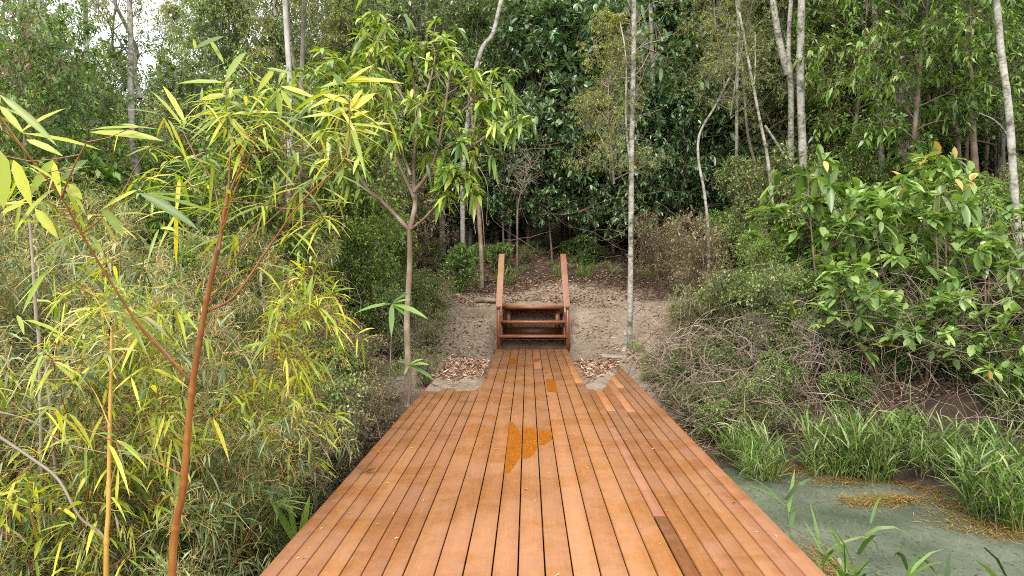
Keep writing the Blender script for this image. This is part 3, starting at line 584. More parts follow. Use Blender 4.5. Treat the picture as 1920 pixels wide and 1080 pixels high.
# ------------------------------------------------------------------ mango-like tree left of the steps
rng = np.random.default_rng(77); d0 = 9.3
W = Wood(); L = Leaves(); D_ = lambda pts, spread=0.: [np.array(at(px, py, d0)) + np.array([0, spread * k, 0]) for k, (px, py) in enumerate(pts)]
root = np.array(at(764, 770, d0)); root[2] = -.25
tk = smooth_path([root] + D_([(765, 690), (763, 600), (768, 500), (768, 430)]), 6); W.tube(tk - root, np.linspace(.05, .034, len(tk)) * (1 + rng.normal(0, .04, len(tk))), 10)
LIMB = [([(768, 432), (725, 385), (690, 352), (668, 310), (655, 250), (640, 180)], -.12, .03), ([(690, 352), (650, 300), (615, 240), (600, 170), (590, 110)], .1, .018), ([(768, 432), (800, 410), (838, 372), (860, 355), (890, 345)], -.15, .02),
 ([(768, 432), (776, 380), (770, 310), (775, 230), (765, 120)], .1, .04), ([(776, 370), (750, 310), (733, 270), (720, 200), (700, 110)], -.1, .025), ([(776, 360), (800, 332), (820, 290), (835, 220), (850, 120)], -.05, .03),
 ([(800, 334), (845, 310), (880, 285), (920, 260), (960, 235)], -.1, .022), ([(835, 250), (870, 200), (905, 170), (940, 160)], .1, .015), ([(770, 330), (735, 250), (690, 160), (660, 90), (640, 20)], .25, .025), ([(775, 240), (800, 160), (810, 90), (800, 60)], .15, .02), ([(820, 290), (880, 240), (900, 210), (950, 200)], .25, .015), ([(700, 230), (660, 200), (625, 150), (560, 95)], .2, .014), ([(655, 260), (620, 215), (590, 200)], -.1, .012), ([(765, 200), (720, 120), (715, 60), (690, 10)], .1, .014)]
whorls = []
for pts, dy, r_ in LIMB:
    s2 = smooth_path(D_(pts, dy), 5); W.tube(s2 - root, np.linspace(r_, r_ * .35, len(s2)), 6); whorls.append((s2[-1], nrm(s2[-1] - s2[-2])))
    for k in range(14):
        i = rng.integers(len(s2) // 3, len(s2) - 1); dd = nrm(s2[i + 1] - s2[i]); tw = wander(s2[i], nrm(dd * .5 + perp(dd, rng) + [0, 0, .25]), rng.uniform(.18, .6), 4, .18, .06, rng)
        W.tube(tw - root, np.linspace(.009, .005, 5), 4); whorls.append((tw[-1], nrm(tw[-1] - tw[-2])))
        if rng.random() < .6: whorls.append((tw[2], nrm(tw[2] - tw[1])))
for p, dd in whorls:
    n = rng.integers(7, 12); a = rng.uniform(0, 6.28) + np.arange(n) * 2.4; e1 = perp(dd, rng); e2 = np.cross(dd, e1); fan = np.cos(a)[:, None] * e1 + np.sin(a)[:, None] * e2
    Dl = nrm(fan + dd * rng.uniform(-.1, .7, (n, 1)) + [0, 0, -.12]); ln = rng.uniform(.13, .25, n)
    L.add(p - root - dd * rng.uniform(0, .06, (n, 1)), Dl, np.array([0, -.15, 1.]) + rng.normal(0, .3, (n, 3)), ln, ln * rng.uniform(.2, .27, n), 'lance', rng.uniform(.2, .75, n), .3, clu=np.clip(rng.normal(.5 + .25 * dd[2], .25), 0, 1))
e = empty('broadleaf_tree', root); tag(e, 'young tree with drooping yellow green leaves beside the deck, left of the steps', 'tree')
link('trunk', W.mesh('broadleaf_wood'), e, M['brownbark']); link('crown', L.mesh('broadleaf_leaf'), e, M['mango'])
# two sprigs of long leaves growing at its foot
for k, (px, py, dd, lab) in enumerate([(735, 570, 8.3, 'sprig of long pale leaves in front of the young tree trunk, above deck level'), (767, 685, 8.6, 'low sprig of long pale leaves at the deck corner by the young tree')]):
    c = np.array(at(px, py, dd)); b0 = c.copy(); b0[0] -= .12; b0[2] = -.5; W = Wood(); L = Leaves(); W.tube(smooth_path([np.zeros(3), (c - b0) * .5 + [.03, 0, 0], c - b0], 4), .006, 4)
    tips = [[(777, 545), (715, 574), (760, 594), (797, 597), (734, 622), (670, 587), (772, 562)], [(742, 676), (805, 684), (810, 712), (795, 672), (760, 700)]][k]
    for tx, ty in tips:
        q = np.array(at(tx, ty, dd - rng.uniform(0, .25))); v = q - c; ln = np.linalg.norm(v); L.add(c - b0, v + [0, 0, .2 * ln], np.array([0, -.6, 1.]), ln * 1.05, max(ln * .17, .045), 'lance', .2, .3)
    e = empty('leafy_sprig', b0); tag(e, lab, 'plant'); link('stem', W.mesh('sprig_wood'), e, M['twig']); link('foliage', L.mesh('sprig_leaf'), e, M['pale'])

# ------------------------------------------------------------------ the near bamboo
rng = np.random.default_rng(5)
def culm(W, pts, d, dd, r0, r1, knots=None, base=None, sides=9, foot=False):
    Q = [np.array(at(px, py, d + dd * k / (len(pts) - 1))) for k, (px, py) in enumerate(pts)]
    if foot: q = Q[0] + (Q[0] - Q[1]) * 1.0; q[2] = -1.35; q[1] = d; Q = [q] + Q
    s2 = smooth_path(Q, 8); rr = np.linspace(r0, r1, len(s2))
    seg = np.r_[0, np.cumsum(np.linalg.norm(np.diff(s2, axis=0), axis=1))]; step = knots or .22
    ss = np.arange(0, seg[-1], .012); s3 = np.stack([np.interp(ss, seg, s2[:, i]) for i in range(3)], 1); r3 = np.interp(ss, seg, rr) * (1 if foot else .78)
    ph = (ss % step); r3 = r3 * (1 + .28 * np.exp(-((ph - .012) / .007) ** 2)); W.tube(s3 - base, r3, sides); return s2
def fan(L, p, n, ln, base, dirx=0., wfac=.075, down=.2, prof='lance', clu=None, flat=.5):
    a = rng.uniform(0, 6.28, n); Dl = np.stack([np.cos(a) + dirx, np.sin(a) * .8, rng.normal(-down, .35, n)], 1); l_ = ln * rng.uniform(.6, 1.15, n)
    U = np.stack([rng.normal(0, .4, n), rng.normal(-.35, .4, n), np.ones(n)], 1)
    L.add(np.array(p) - base + rng.normal(0, .012, (n, 3)), Dl, U, l_, l_ * wfac * rng.uniform(.8, 1.25, n), prof, rng.uniform(.1, .6, n), .25, clu=rng.uniform(.2, .9) if clu is None else clu)
base = np.array(at(318, 1090, 2.9)); base[2] = -1.35
W = Wood(); L = Leaves(); BR = Wood()
main = culm(W, [(322, 1082), (343, 920), (358, 750), (374, 640), (392, 540), (412, 450), (428, 360)], 2.9, -.1, .0178, .0075, .2, base, foot=True)
BRS = [BR]; tip = culm(BR, [(428, 360), (431, 300), (426, 230), (423, 150)], 2.8, .0, .006, .0025, .12, base)
brs = [([(360, 718), (312, 668), (262, 612), (215, 540), (160, 450), (115, 370), (60, 300), (-5, 212)], 2.88, -.5, .007, .004), ([(358, 716), (305, 655), (240, 590), (160, 545), (100, 500)], 2.88, .2, .005, .002),
 ([(388, 585), (440, 555), (500, 470), (560, 385), (610, 335), (650, 285), (655, 160)], 2.85, -.2, .0065, .0025), ([(392, 575), (450, 470), (520, 400), (600, 330), (655, 262), (690, 230)], 2.85, .3, .005, .002),
 ([(341, 890), (285, 862), (210, 826), (150, 800), (90, 772)], 2.9, .3, .005, .002), ([(418, 430), (440, 360), (470, 290), (500, 215)], 2.8, -.1, .0055, .002), ([(416, 420), (398, 340), (365, 290), (340, 240)], 2.8, .15, .0045, .002),
 ([(410, 470), (425, 380), (455, 300), (458, 262)], 2.8, .1, .008, .004), ([(398, 520), (445, 460), (560, 330), (545, 300)], 2.85, .3, .0045, .002), ([(115, 372), (135, 320), (165, 262)], 2.5, -.1, .005, .003), ([(60, 300), (30, 265), (0, 240)], 2.45, -.1, .004, .003), ([(150, 440), (190, 410), (228, 362), (262, 300)], 2.6, .1, .004, .002), ([(375, 640), (420, 560), (470, 520), (545, 440)], 2.88, .25, .004, .002)]
for pts, d_, dd_, r0_, r1_ in brs: BR = Wood(); BRS.append(BR); culm(BR, pts, d_, dd_, r0_, r1_, .11, base, 6)
def leafpx(L, b_, t_, wpx, d=2.7, dt=0., face=.9, droop=.15, base=base, rnd=None, clu=None):
    p = np.array(at(*b_, d)); q = np.array(at(*t_, d + dt)); v = q - p; ln = np.linalg.norm(v)
    L.add(p - base, v + [0, 0, droop * ln], np.array([rng.normal(0, .15), -face, 1 - face * .6]), ln, wpx / F * d, 'lance', droop, .22, rnd=rnd, clu=clu)
for b_, t_, wx, dd, dt in [((422, 152), (466, 92), 24, 2.7, -.1), ((420, 155), (330, 157), 9, 2.7, 0), ((25, 300), (55, 378), 23, 2.3, 0), ((0, 283), (6, 378), 40, 2.1, 0), ((40, 385), (30, 452), 22, 2.4, .1), ((66, 392), (104, 442), 18, 2.4, 0),
 ((0, 178), (98, 268), 15, 2.2, 0), ((38, 248), (132, 197), 11, 2.3, .1), ((0, 200), (40, 247), 13, 2.2, 0), ((172, 248), (308, 265), 17, 2.45, 0), ((170, 243), (300, 242), 6, 2.45, 0), ((50, 262), (115, 292), 13, 2.4, 0), ((45, 250), (190, 282), 9, 2.4, .1), ((100, 300), (58, 365), 20, 2.5, 0), ((98, 300), (112, 360), 14, 2.5, 0), ((165, 300), (110, 345), 22, 2.5, 0),
 ((262, 362), (365, 428), 17, 2.6, 0), ((262, 362), (415, 405), 8, 2.6, .1), ((262, 364), (380, 372), 8, 2.6, .2), ((258, 356), (190, 395), 10, 2.6, 0), ((0, 385), (62, 380), 12, 2.3, .1), ((2, 400), (50, 380), 12, 2.3, 0), ((190, 390), (228, 435), 17, 2.6, 0), ((210, 420), (230, 440), 10, 2.6, 0), ((130, 345), (152, 372), 14, 2.5, 0),
 ((424, 180), (372, 188), 14, 2.75, 0), ((424, 185), (460, 165), 16, 2.75, 0), ((426, 215), (395, 270), 8, 2.75, 0), ((428, 220), (465, 262), 12, 2.75, 0), ((430, 215), (530, 212), 7, 2.75, 0), ((430, 190), (480, 215), 10, 2.75, 0), ((425, 210), (360, 262), 9, 2.75, 0), ((424, 200), (362, 220), 8, 2.75, 0), ((365, 92), (425, 66), 12, 2.8, 0), ((368, 95), (362, 68), 7, 2.8, 0), ((420, 120), (385, 62), 8, 2.8, .1),
 ((645, 155), (740, 150), 8, 2.75, 0), ((645, 155), (758, 157), 7, 2.75, -.1), ((645, 158), (705, 118), 8, 2.75, 0), ((645, 155), (600, 165), 9, 2.75, 0), ((643, 160), (622, 135), 12, 2.75, 0), ((655, 210), (710, 170), 17, 2.75, 0), ((655, 205), (685, 160), 13, 2.75, 0), ((655, 195), (600, 175), 12, 2.75, 0), ((655, 205), (615, 215), 14, 2.75, 0), ((656, 240), (740, 232), 8, 2.75, 0), ((656, 240), (712, 255), 9, 2.75, 0), ((655, 240), (675, 290), 13, 2.75, 0), ((654, 242), (652, 290), 12, 2.75, 0), ((654, 215), (560, 222), 8, 2.75, 0), ((640, 178), (580, 205), 10, 2.75, 0), ((657, 222), (695, 207), 11, 2.75, 0),
 ((527, 165), (490, 212), 9, 2.8, 0), ((527, 162), (590, 185), 11, 2.8, 0), ((528, 163), (580, 195), 8, 2.8, 0), ((527, 168), (545, 203), 10, 2.8, 0), ((522, 170), (525, 220), 11, 2.8, 0), ((520, 172), (503, 220), 11, 2.8, 0), ((515, 130), (485, 170), 12, 2.8, 0), ((500, 128), (545, 140), 7, 2.8, 0), ((348, 232), (300, 150), 10, 2.8, .1), ((345, 240), (275, 160), 6, 2.8, .1)]:
    leafpx(L, b_, t_, wx, dd, dt)
leafpx(L, (657, 222), (690, 208), 11, 2.72, 0, rnd=1., clu=1.)
for px, py, n, dd in [(425, 165, 6, 2.75), (427, 205, 9, 2.75), (430, 240, 8, 2.78), (500, 215, 5, 2.75), (520, 165, 5, 2.8), (640, 165, 6, 2.75), (654, 240, 6, 2.7), (652, 200, 7, 2.7), (600, 190, 5, 2.9), (345, 300, 7, 2.9), (395, 305, 7, 2.9), (430, 375, 6, 2.85), (120, 350, 5, 2.6), (190, 400, 5, 2.65), (262, 362, 4, 2.65), (160, 440, 5, 2.7), (330, 330, 5, 2.9), (390, 290, 6, 2.9), (560, 300, 7, 2.95), (560, 350, 6, 3.0), (620, 330, 6, 2.9), (460, 262, 6, 2.8), (180, 560, 7, 2.9), (100, 500, 7, 2.9), (240, 590, 6, 2.95), (545, 440, 7, 3.05), (480, 500, 6, 3.0), (90, 772, 6, 3.0), (210, 826, 5, 3.0), (300, 430, 6, 2.95), (210, 490, 6, 2.9), (440, 450, 6, 2.95), (40, 600, 6, 2.8), (500, 380, 6, 3.0), (600, 250, 5, 3.0), (470, 180, 5, 2.95), (340, 400, 6, 3.0)]:
    fan(L, at(px, py, dd), n, .2, base, wfac=.085)
for k in range(36):
    bx = BRS[rng.integers(0, len(BRS))]; i = rng.integers(len(bx.V[0]) // 5, len(bx.V[0])); q = bx.V[0][i]; a = rng.uniform(0, 6.28)
    tw = wander(q, np.array([math.cos(a), math.sin(a) * .6, rng.uniform(-.2, .8)]), rng.uniform(.12, .34), 4, .18, -.03, rng); bx.tube(tw, [.0022, .0018, .0012], 4)
    fan(L, tw[-1] + base, rng.integers(4, 7), .14, base, wfac=.08, down=.15); fan(L, tw[2] + base, 2, .12, base, wfac=.1)
e = empty('bamboo', base); tag(e, 'near bamboo with thick reddish brown cane and large yellow green leaves', 'bamboo')
link('cane', W.mesh('bamboo_cane'), e, M['culm']); [link('branch', q.mesh('bamboo_branch'), e, M['culm']) for q in BRS]; link('foliage', L.mesh('bamboo_leaf'), e, M['bamboo'])
base = np.array(at(199, 1090, 3.2)); base[2] = -1.2; W = Wood(); L = Leaves(); BR = Wood()
culm(W, [(199, 1085), (203, 960), (205, 850), (207, 740), (209, 650), (212, 560)], 3.2, .1, .0125, .006, .27, base, foot=True)
BRS = []
for pts in ([(203, 930), (215, 880), (226, 850)], [(206, 800), (180, 740), (150, 700)], [(208, 700), (240, 650), (262, 590)], [(210, 620), (180, 560), (150, 520)]): BR = Wood(); BRS.append(BR); culm(BR, pts, 3.22, .1, .004, .002, .1, base, 5)
for px, py in [(150, 700), (262, 590), (150, 520), (212, 560), (226, 850), (215, 600), (200, 660)]: fan(L, at(px, py, 3.25), 7, .17, base, wfac=.09)
e = empty('bamboo', base); tag(e, 'thin golden yellow bamboo cane left of the thick brown one', 'bamboo'); link('cane', W.mesh('bamboo_cane'), e, M['culm_y']); [link('branch', q.mesh('bamboo_branch'), e, M['culm_y']) for q in BRS]; link('foliage', L.mesh('bamboo_leaf'), e, M['thicket'])
# pale dead stems and a fallen branch among them
for k, (pts, d_, r_, mt, lab) in enumerate([([(75, 700), (68, 600), (62, 500), (55, 410)], 3.9, .012, 'twiggrey', 'pale grey upright dead stem near the left edge'), ([(108, 940), (100, 840), (92, 740), (84, 660)], 4.0, .013, 'twiggrey', 'grey dead stem low at left, standing under the pale upright one'), ([(250, 960), (250, 840), (254, 720), (258, 620)], 4.2, .014, 'twig', 'dead brown stem between the golden and the thick brown bamboo canes'), ([(-30, 800), (60, 860), (110, 900), (150, 970), (196, 1010), (200, 1090)], 3.4, .008, 'twiggrey', 'bent pale grey branch arching down at lower left'), ([(-10, 770), (60, 790), (120, 830), (200, 850)], 3.5, .004, 'twiggrey', 'thin straggling grey twig above the bent pale branch')]):
    Q = [np.array(at(px, py, d_)) for px, py in pts]; b0 = Q[0 if k < 3 else -1].copy(); b0[2] = -1.
    if k < 3: Q = [b0] + Q
    elif k == 3: Q = Q + [b0]
    s2 = smooth_path(Q, 6); W = Wood(); W.tube(s2 - b0, np.linspace(r_, r_ * .6, len(s2)), 6); o = link('bare_branch', W.mesh('bare_branch'), None, M[mt]); o.location = b0; tag(o, lab, 'branch')

# ------------------------------------------------------------------ reeds and grass clumps
def reed(seed, n, H, spread, bl=.36, bw=.017, nl=7, lean=.25):
    rng = np.random.default_rng(seed); W = Wood(); L = Leaves()
    for i in range(n):
        a = rng.uniform(0, 6.28); r_ = spread * math.sqrt(rng.random()); p = np.array([math.cos(a) * r_, math.sin(a) * r_, 0]); d = np.array([math.cos(a) * lean * rng.random() * 2, math.sin(a) * lean * rng.random() * 2, 1])
        S_ = wander(p, d, H * rng.uniform(.45, 1), 5, .07, 0, rng); W.tube(S_, np.linspace(.0045, .002, 6), 4)
        t = rng.uniform(.06, 1, nl) * 4.99; ii = t.astype(int); q = S_[ii] + (S_[ii + 1] - S_[ii]) * (t - ii)[:, None]; aa = rng.uniform(0, 6.28, nl); dd = nrm(S_[ii + 1] - S_[ii])
        Dl = nrm(dd * rng.uniform(.6, 1.5, (nl, 1)) + np.stack([np.cos(aa), np.sin(aa), np.zeros(nl)], 1) * .7); ln = bl * rng.uniform(.5, 1.2, nl)
        L.add(q, Dl, -Dl * .3 + np.array([0, 0, 1.]) + rng.normal(0, .3, (nl, 3)), ln, bw * rng.uniform(.7, 1.3, nl), 'blade', rng.uniform(.1, .7, nl), .35, clu=rng.random())
    return W.mesh('reed_wood'), L.mesh('reed_leaf')
MESH['reed', 0] = reed(1, 50, .85, .24, .38, .014, 11, .2); MESH['reed', 1] = reed(2, 40, .75, .2, .34, .013, 10, .26); MESH['reed', 2] = reed(3, 7, .95, .12, .4, .024, 8, .15); MESH['tuft', 0] = reed(4, 40, .35, .1, .28, .008, 4, .5)
for k in MESH:
    if k[0] in ('reed', 'tuft'): MESH[k][0].materials.append(M['greenstem']); MESH[k][1].materials.append(M['reed'])
SPEC['reed'] = SPEC['tuft'] = {}
G1 = 'grass clumps along the pond shore'
for v, px, py, sc, lab in [(0, 1345, 842, .95, 'green grass clump at the pond shore touching the deck edge'), (1, 1425, 892, 1.15, 'bright green reedy clump second from the deck at the pond shore'), (1, 1385, 870, .85, 'low grass clump wedged between the first two from the deck'), (0, 1560, 888, 1.05, 'grass clump left half of the wide stand in the middle of the shore'), (0, 1630, 892, 1.1, 'grass clump right half of the wide stand in the middle of the shore'), (1, 1745, 905, 1.1, 'yellowish grass clump right of the wide stand on the shore'), (0, 1860, 965, 1.15, 'broad bladed grass clump at the right edge of the pond'), (1, 1925, 985, 1.2, 'grass clump cut by the right edge of the picture beside the pond'), (1, 1840, 925, 1.0, 'grass clump behind the broad bladed one at the right edge'), (0, 1930, 900, 1.1, 'tall grass clump furthest back at the right edge')]:
    p = atz(px, py, -.93); plant('reed', v, p.x, p.y, sc * random.uniform(.9, 1.12), 'grass_clump', lab, 'grass', G1, z=max(-1.0, hz(p.x, p.y)), sz=random.uniform(.9, 1.1))
for px, d_, sc, lab in [(1560, 5.0, 1.1, 'tall reed standing in the pond next to the deck edge'), (1645, 4.3, .9, 'reed at the bottom of the picture, right of the tall one by the deck'), (1610, 4.6, .85, 'short reed between the tall one and its neighbour at the bottom'), (1835, 4.4, .95, 'lone reed with a pale seed head at lower right'), (1705, 4.0, .7, 'low reed tips at the bottom edge of the pond')]:
    x = at(px, 512, d_).x; plant('reed', 2, x, d_, sc * 1.12, 'reed', lab, 'reed', 'reeds rising from the near pond', z=-1.02)

# ------------------------------------------------------------------ shrubs and bushes one can tell apart
GR = 'large leaved shrubs on the right bank'
for v, px, d_, sc, sz, lab in [(0, 1545, 11.6, 1.3, 1.15, 'tallest large leaved shrub, in front of the tall straight grey trunk'), (1, 1610, 11.3, 1.2, 1.0, 'large leaved shrub just right of the tallest one'), (2, 1490, 12.2, 1.1, 1.0, 'large leaved shrub left of the tallest one'), (1, 1690, 10.8, 1.25, 1.0, 'large leaved shrub below the broad pair of trunks'), (0, 1775, 10.6, 1.25, 1.05, 'large leaved shrub with an orange young leaf, right of the broad pair of trunks'), (2, 1650, 9.9, 1.05, .85, 'low large leaved shrub hanging over the bank above the middle grass stand'), (1, 1740, 9.6, .95, .7, 'lowest large leaved shrub reaching out over the dark bank'), (0, 1850, 9.8, 1.1, .9, 'large leaved shrub left of the blotchy white trunk'), (2, 1900, 8.9, .95, .7, 'large leaved shrub below the blotchy white trunk'), (2, 1820, 12.2, 1.2, 1., 'large leaved shrub furthest back, behind the others on the right'), (0, 1560, 10.4, .9, .75, 'small large leaved shrub in front of the tallest one')]:
    pl('rosette', v, px, d_, sc, 'large_leaved_shrub', lab, 'shrub', GR, sz=sz)
for kind, v, px, d_, sc, lab in [('drybush', 0, 1262, 15.6, .75, 'reddish dry shrub right of the slender pale tree'), ('drybush', 1, 1230, 16.2, .8, 'dry shrub behind the slender pale tree'), ('drybush', 1, 1320, 13.6, .9, 'dry greyish shrub at the edge of the dirt mound'),
 ('feather', 0, 1352, 11.8, .95, 'feathery pale bush nearest the dirt mound on the right'), ('feather', 1, 1385, 11.4, 1.15, 'feathery pale bush between the mound and the large leaved shrubs'), ('bush', 0, 1430, 11.0, .9, 'small leaved bush left of the large leaved shrubs'), ('feather', 1, 1325, 12.4, .7, 'low feathery tuft at the foot of the dirt mound'), ('bush', 1, 1345, 12.9, .6, 'small bush on the right slope of the mound'),
 ('limebush', 0, 672, 12.0, 1.05, 'bright green upright bush left of the young tree'), ('limebush', 0, 55, 11.0, 1.45, 'large bright green bush at the left edge under the gum trunks'), ('limebush', 0, 165, 11.8, 1.45, 'large bright green bush left of the forked trunk'), ('lushbush', 0, 235, 10.4, 1.7, 'green leafy bush against the left side of the forked trunk'), ('limebush', 0, 345, 12.6, 1.35, 'large bright green bush right of the forked trunk'), ('lushbush', 1, 105, 9.8, 1.6, 'leafy green bush between the two bright green ones on the left'),
 ('limebush', 0, 640, 14.0, 1.0, 'bright green bush behind the upright one'), ('lushbush', 0, 862, 16.6, .75, 'leafy green bush left of the dark trunk behind the dirt slope'), ('lushbush', 1, 935, 18.6, .6, 'low green bush behind the left handrail'), ('lushbush', 1, 1100, 19.2, .6, 'low green bush behind the right handrail'), ('feather', 0, 762, 14.2, .8, 'straw coloured feathery bush left of the dirt slope'), ('bush', 2, 735, 11.8, .75, 'small leaved bush at the far left corner of the deck'), ('feather', 0, 806, 12.4, .6, 'low straw coloured bush at the foot of the dirt slope on the left'), ('feather', 1, 800, 10.6, .5, 'low straw coloured tuft at the left far deck corner'), ('bush', 0, 822, 14.8, .5, 'small bush on the left side of the dirt slope'), ('bush', 1, 742, 13.2, .8, 'small leaved bush between the young tree and the dirt slope'),
 ('thicket', 0, 330, 4.9, .7, 'thin leaved bamboo clump nearest the left deck edge'), ('thicket', 1, 300, 4.2, .6, 'thin leaved bamboo clump right of the thick brown cane'), ('thicket', 2, 130, 4.4, .9, 'thin leaved bamboo clump left of the golden cane'), ('ybamboo', 0, 80, 3.9, .85, 'yellow leaved slender bamboo at the left edge, behind the long leaning branch'), ('ybamboo', 1, 300, 4.6, .7, 'yellow leaved slender bamboo directly behind the thick brown cane'), ('ybamboo', 0, 400, 5.2, .95, 'yellow leaved slender bamboo right of the thick brown cane, in front of the whitish trunk'), ('lushbush', 0, 600, 8.6, .8, 'dark leafy bush in the middle of the left bank'), ('bush', 0, 560, 7.4, .8, 'small leaved bush low on the left bank by the deck'), ('deadcane', 0, 210, 5.6, .9, 'dead straw coloured cane clump behind the golden bamboo cane'), ('bare', 0, 1420, 10.6, .5, 'leafless grey tangle of twigs over the right bank'), ('bare', 1, 1520, 10.2, .5, 'leafless twiggy shrub in the middle of the right bank'), ('bare', 0, 1640, 10.0, .6, 'leafless twiggy shrub on the right bank under the large leaved shrubs'), ('drybush', 0, 700, 8.2, .5, 'dry brown shrub at the left deck edge')]:
    pl(kind, v, px, d_, sc, 'thin_bamboo' if 'thicket' in kind or 'bamboo' in kind else 'bush', lab, 'bamboo' if 'thicket' in kind or 'bamboo' in kind else 'bush')
# dwarf palm-like plants in the left foreground
def palmlet(seed):
    rng = np.random.default_rng(seed); W = Wood(); L = Leaves()
    for k in range(7):
        a = k * 2.4; S_ = wander(np.zeros(3), np.array([math.cos(a) * .6, math.sin(a) * .6, 1.]), rng.uniform(.25, .5), 4, .08, -.03, rng); W.tube(S_, .004, 4); n = 9; b_ = np.linspace(-2.2, 2.2, n); h = np.array([math.cos(a), math.sin(a), 0]); s_ = np.array([-math.sin(a), math.cos(a), 0])
        Dl = nrm(np.cos(b_)[:, None] * h + np.sin(b_)[:, None] * s_ + [0, 0, .25]); L.add(np.repeat(S_[-1:], n, 0), Dl, np.array([0, 0, 1.]) + rng.normal(0, .2, (n, 3)), rng.uniform(.2, .3, n), .026, 'lance', .3, .35, clu=rng.random())
    return W.mesh('palm_wood'), L.mesh('palm_leaf')
for v in (0, 1): MESH['palmlet', v] = palmlet(v + 50); MESH['palmlet', v][0].materials.append(M['culm_t']); MESH['palmlet', v][1].materials.append(M['shrub'])
SPEC['palmlet'] = {}
for v, px, d_, z_, sc, lab in [(0, 470, 3.7, -.65, 1.0, 'palm-like bamboo seedling at the bottom, touching the left deck edge'), (1, 400, 3.5, -.75, 1.0, 'palm-like bamboo seedling at the bottom, right of the thick brown cane'), (0, 500, 4.4, -.75, 1.0, 'palm-like bamboo seedling behind the one touching the left deck edge'), (1, 440, 4.6, -.35, .95, 'palm-like seedling with pale fans halfway up left of the deck'), (1, 395, 4.3, -.2, .9, 'palm-like seedling with pale fans right beside the brown cane at mid height'), (0, 60, 3.4, -.7, 1.1, 'fern-like drooping plant at the lower left corner')]:
    plant('palmlet', v, at(px, 512, d_).x, d_, sc, 'bamboo_seedling', lab, 'plant', z=z_)
p = at(560, 1010, 4.75); L = Leaves(); q = np.array([p.x, p.y, -.5])
for dx_, dz_, w_ in ((-.17, .36, .05), (.09, .42, .05), (-.05, .28, .035)): L.add(np.zeros((1, 3)), np.array([dx_, -.02, dz_]), np.array([0, -1., .2]), .42, w_, 'lance', .05, .25, rnd=.7, clu=.8)
o = link('strap_leaved_plant', L.mesh('strap_leaf'), None, M['lime']); o.location = (p.x, p.y, p.z + .05 - .12); tag(o, 'bright green plant with two broad strap leaves against the left deck edge', 'plant')

# ------------------------------------------------------------------ trees that make the forest edge
for kind, v, px, d_, sc, lab in [('dark', 0, 990, 20.5, 1.2, 'dark large leaved tree straight behind the left handrail'), ('dark', 1, 1075, 21.5, 1.25, 'dark large leaved tree straight behind the right handrail'), ('dark', 2, 1150, 20.6, 1.2, 'dark large leaved tree behind the slender pale tree'), ('dark', 0, 1250, 20.2, 1.2, 'dark large leaved tree right of the slender pale tree'), ('dark', 1, 1330, 22, 1.15, 'dark large leaved tree behind the crooked thin stem'), ('dark', 2, 920, 22.5, 1.1, 'dark leafy tree behind the vine hung trunk'),
 ('canopy', 1, 1290, 24.6, 1.1, 'soft green tree between the slender pale tree and the dark gap'), ('olive', 1, 1395, 19.5, 1.0, 'feathery yellow green crown above the three thin stems'), ('dark', 1, 1035, 19.4, .62, 'lowest dark large leaved tree between the two handrails'), ('dark', 2, 1120, 19.7, .68, 'low dark large leaved tree left of the slender pale tree'), ('dark', 0, 1275, 18.9, .72, 'low dark large leaved tree right of the slender pale tree'), ('dark', 1, 945, 20.0, .62, 'low dark large leaved tree behind the dead sapling'), ('dark', 2, 1200, 19.3, .74, 'low dark large leaved tree hard behind the slender pale tree'), ('dark', 0, 1350, 19.6, .66, 'low dark large leaved tree behind the thin upright stems'),
 ('olive', 0, 1060, 23, 1.3, 'olive leaved tree above the dark ones at top centre'), ('laurel', 0, 1710, 14.6, .98, 'leafy green crown with drooping leaves in front of the broad pair of trunks'), ('laurel', 1, 1830, 15.5, 1.05, 'leafy green crown right of the one before the broad pair'), ('laurel', 0, 1600, 17.2, 1.0, 'green leafy tree between the tall straight trunk and the broad pair'), ('canopy', 0, 1540, 21, 1.1, 'small leaved tree behind the tall straight grey trunk'), ('canopy', 1, 1650, 22, 1.1, 'small leaved tree behind the broad pair of trunks'),
 ('canopy', 2, 830, 21, 1.05, 'tall soft green tree at top centre left of the dark trees'), ('canopy', 0, 740, 23, 1.15, 'tall soft green tree behind the young yellow green one'), ('tallcan', 0, 960, 26, 1.0, 'tall pale trunked tree behind the dark ones'), ('tallcan', 1, 1200, 26, 1.0, 'tall pale trunked tree behind the slender pale tree'), ('canopy', 1, 1880, 17, 1.0, 'small leaved tree behind the blotchy white trunk'),
 ('laurel', 1, 60, 9.5, .55, 'bright green spreading small tree at upper left'), ('laurel', 0, 165, 10.5, .55, 'green spreading small tree left of the forked trunk'), ('canopy', 1, 380, 17, .75, 'rounded small leaved tree right of the forked trunk'), ('canopy', 2, 470, 19, .85, 'small leaved tree behind the bamboo tip'), ('olive', 1, 420, 24, 1.0, 'yellowish tree against the sky above the bamboo tip'), ('canopy', 0, 215, 18, .62, 'dark rounded tree right of the white gum trunks'), ('canopy', 1, 90, 16, .6, 'dark bushy tree below the white gum trunks'), ('olive', 0, 580, 17, .95, 'olive brown tree above the whitish trunk'), ('canopy', 0, 650, 18.5, .8, 'small leaved tree behind the left side of the young tree')]:
    pl(kind, v, px, d_, sc, kind if False else 'forest_tree', lab, 'tree')

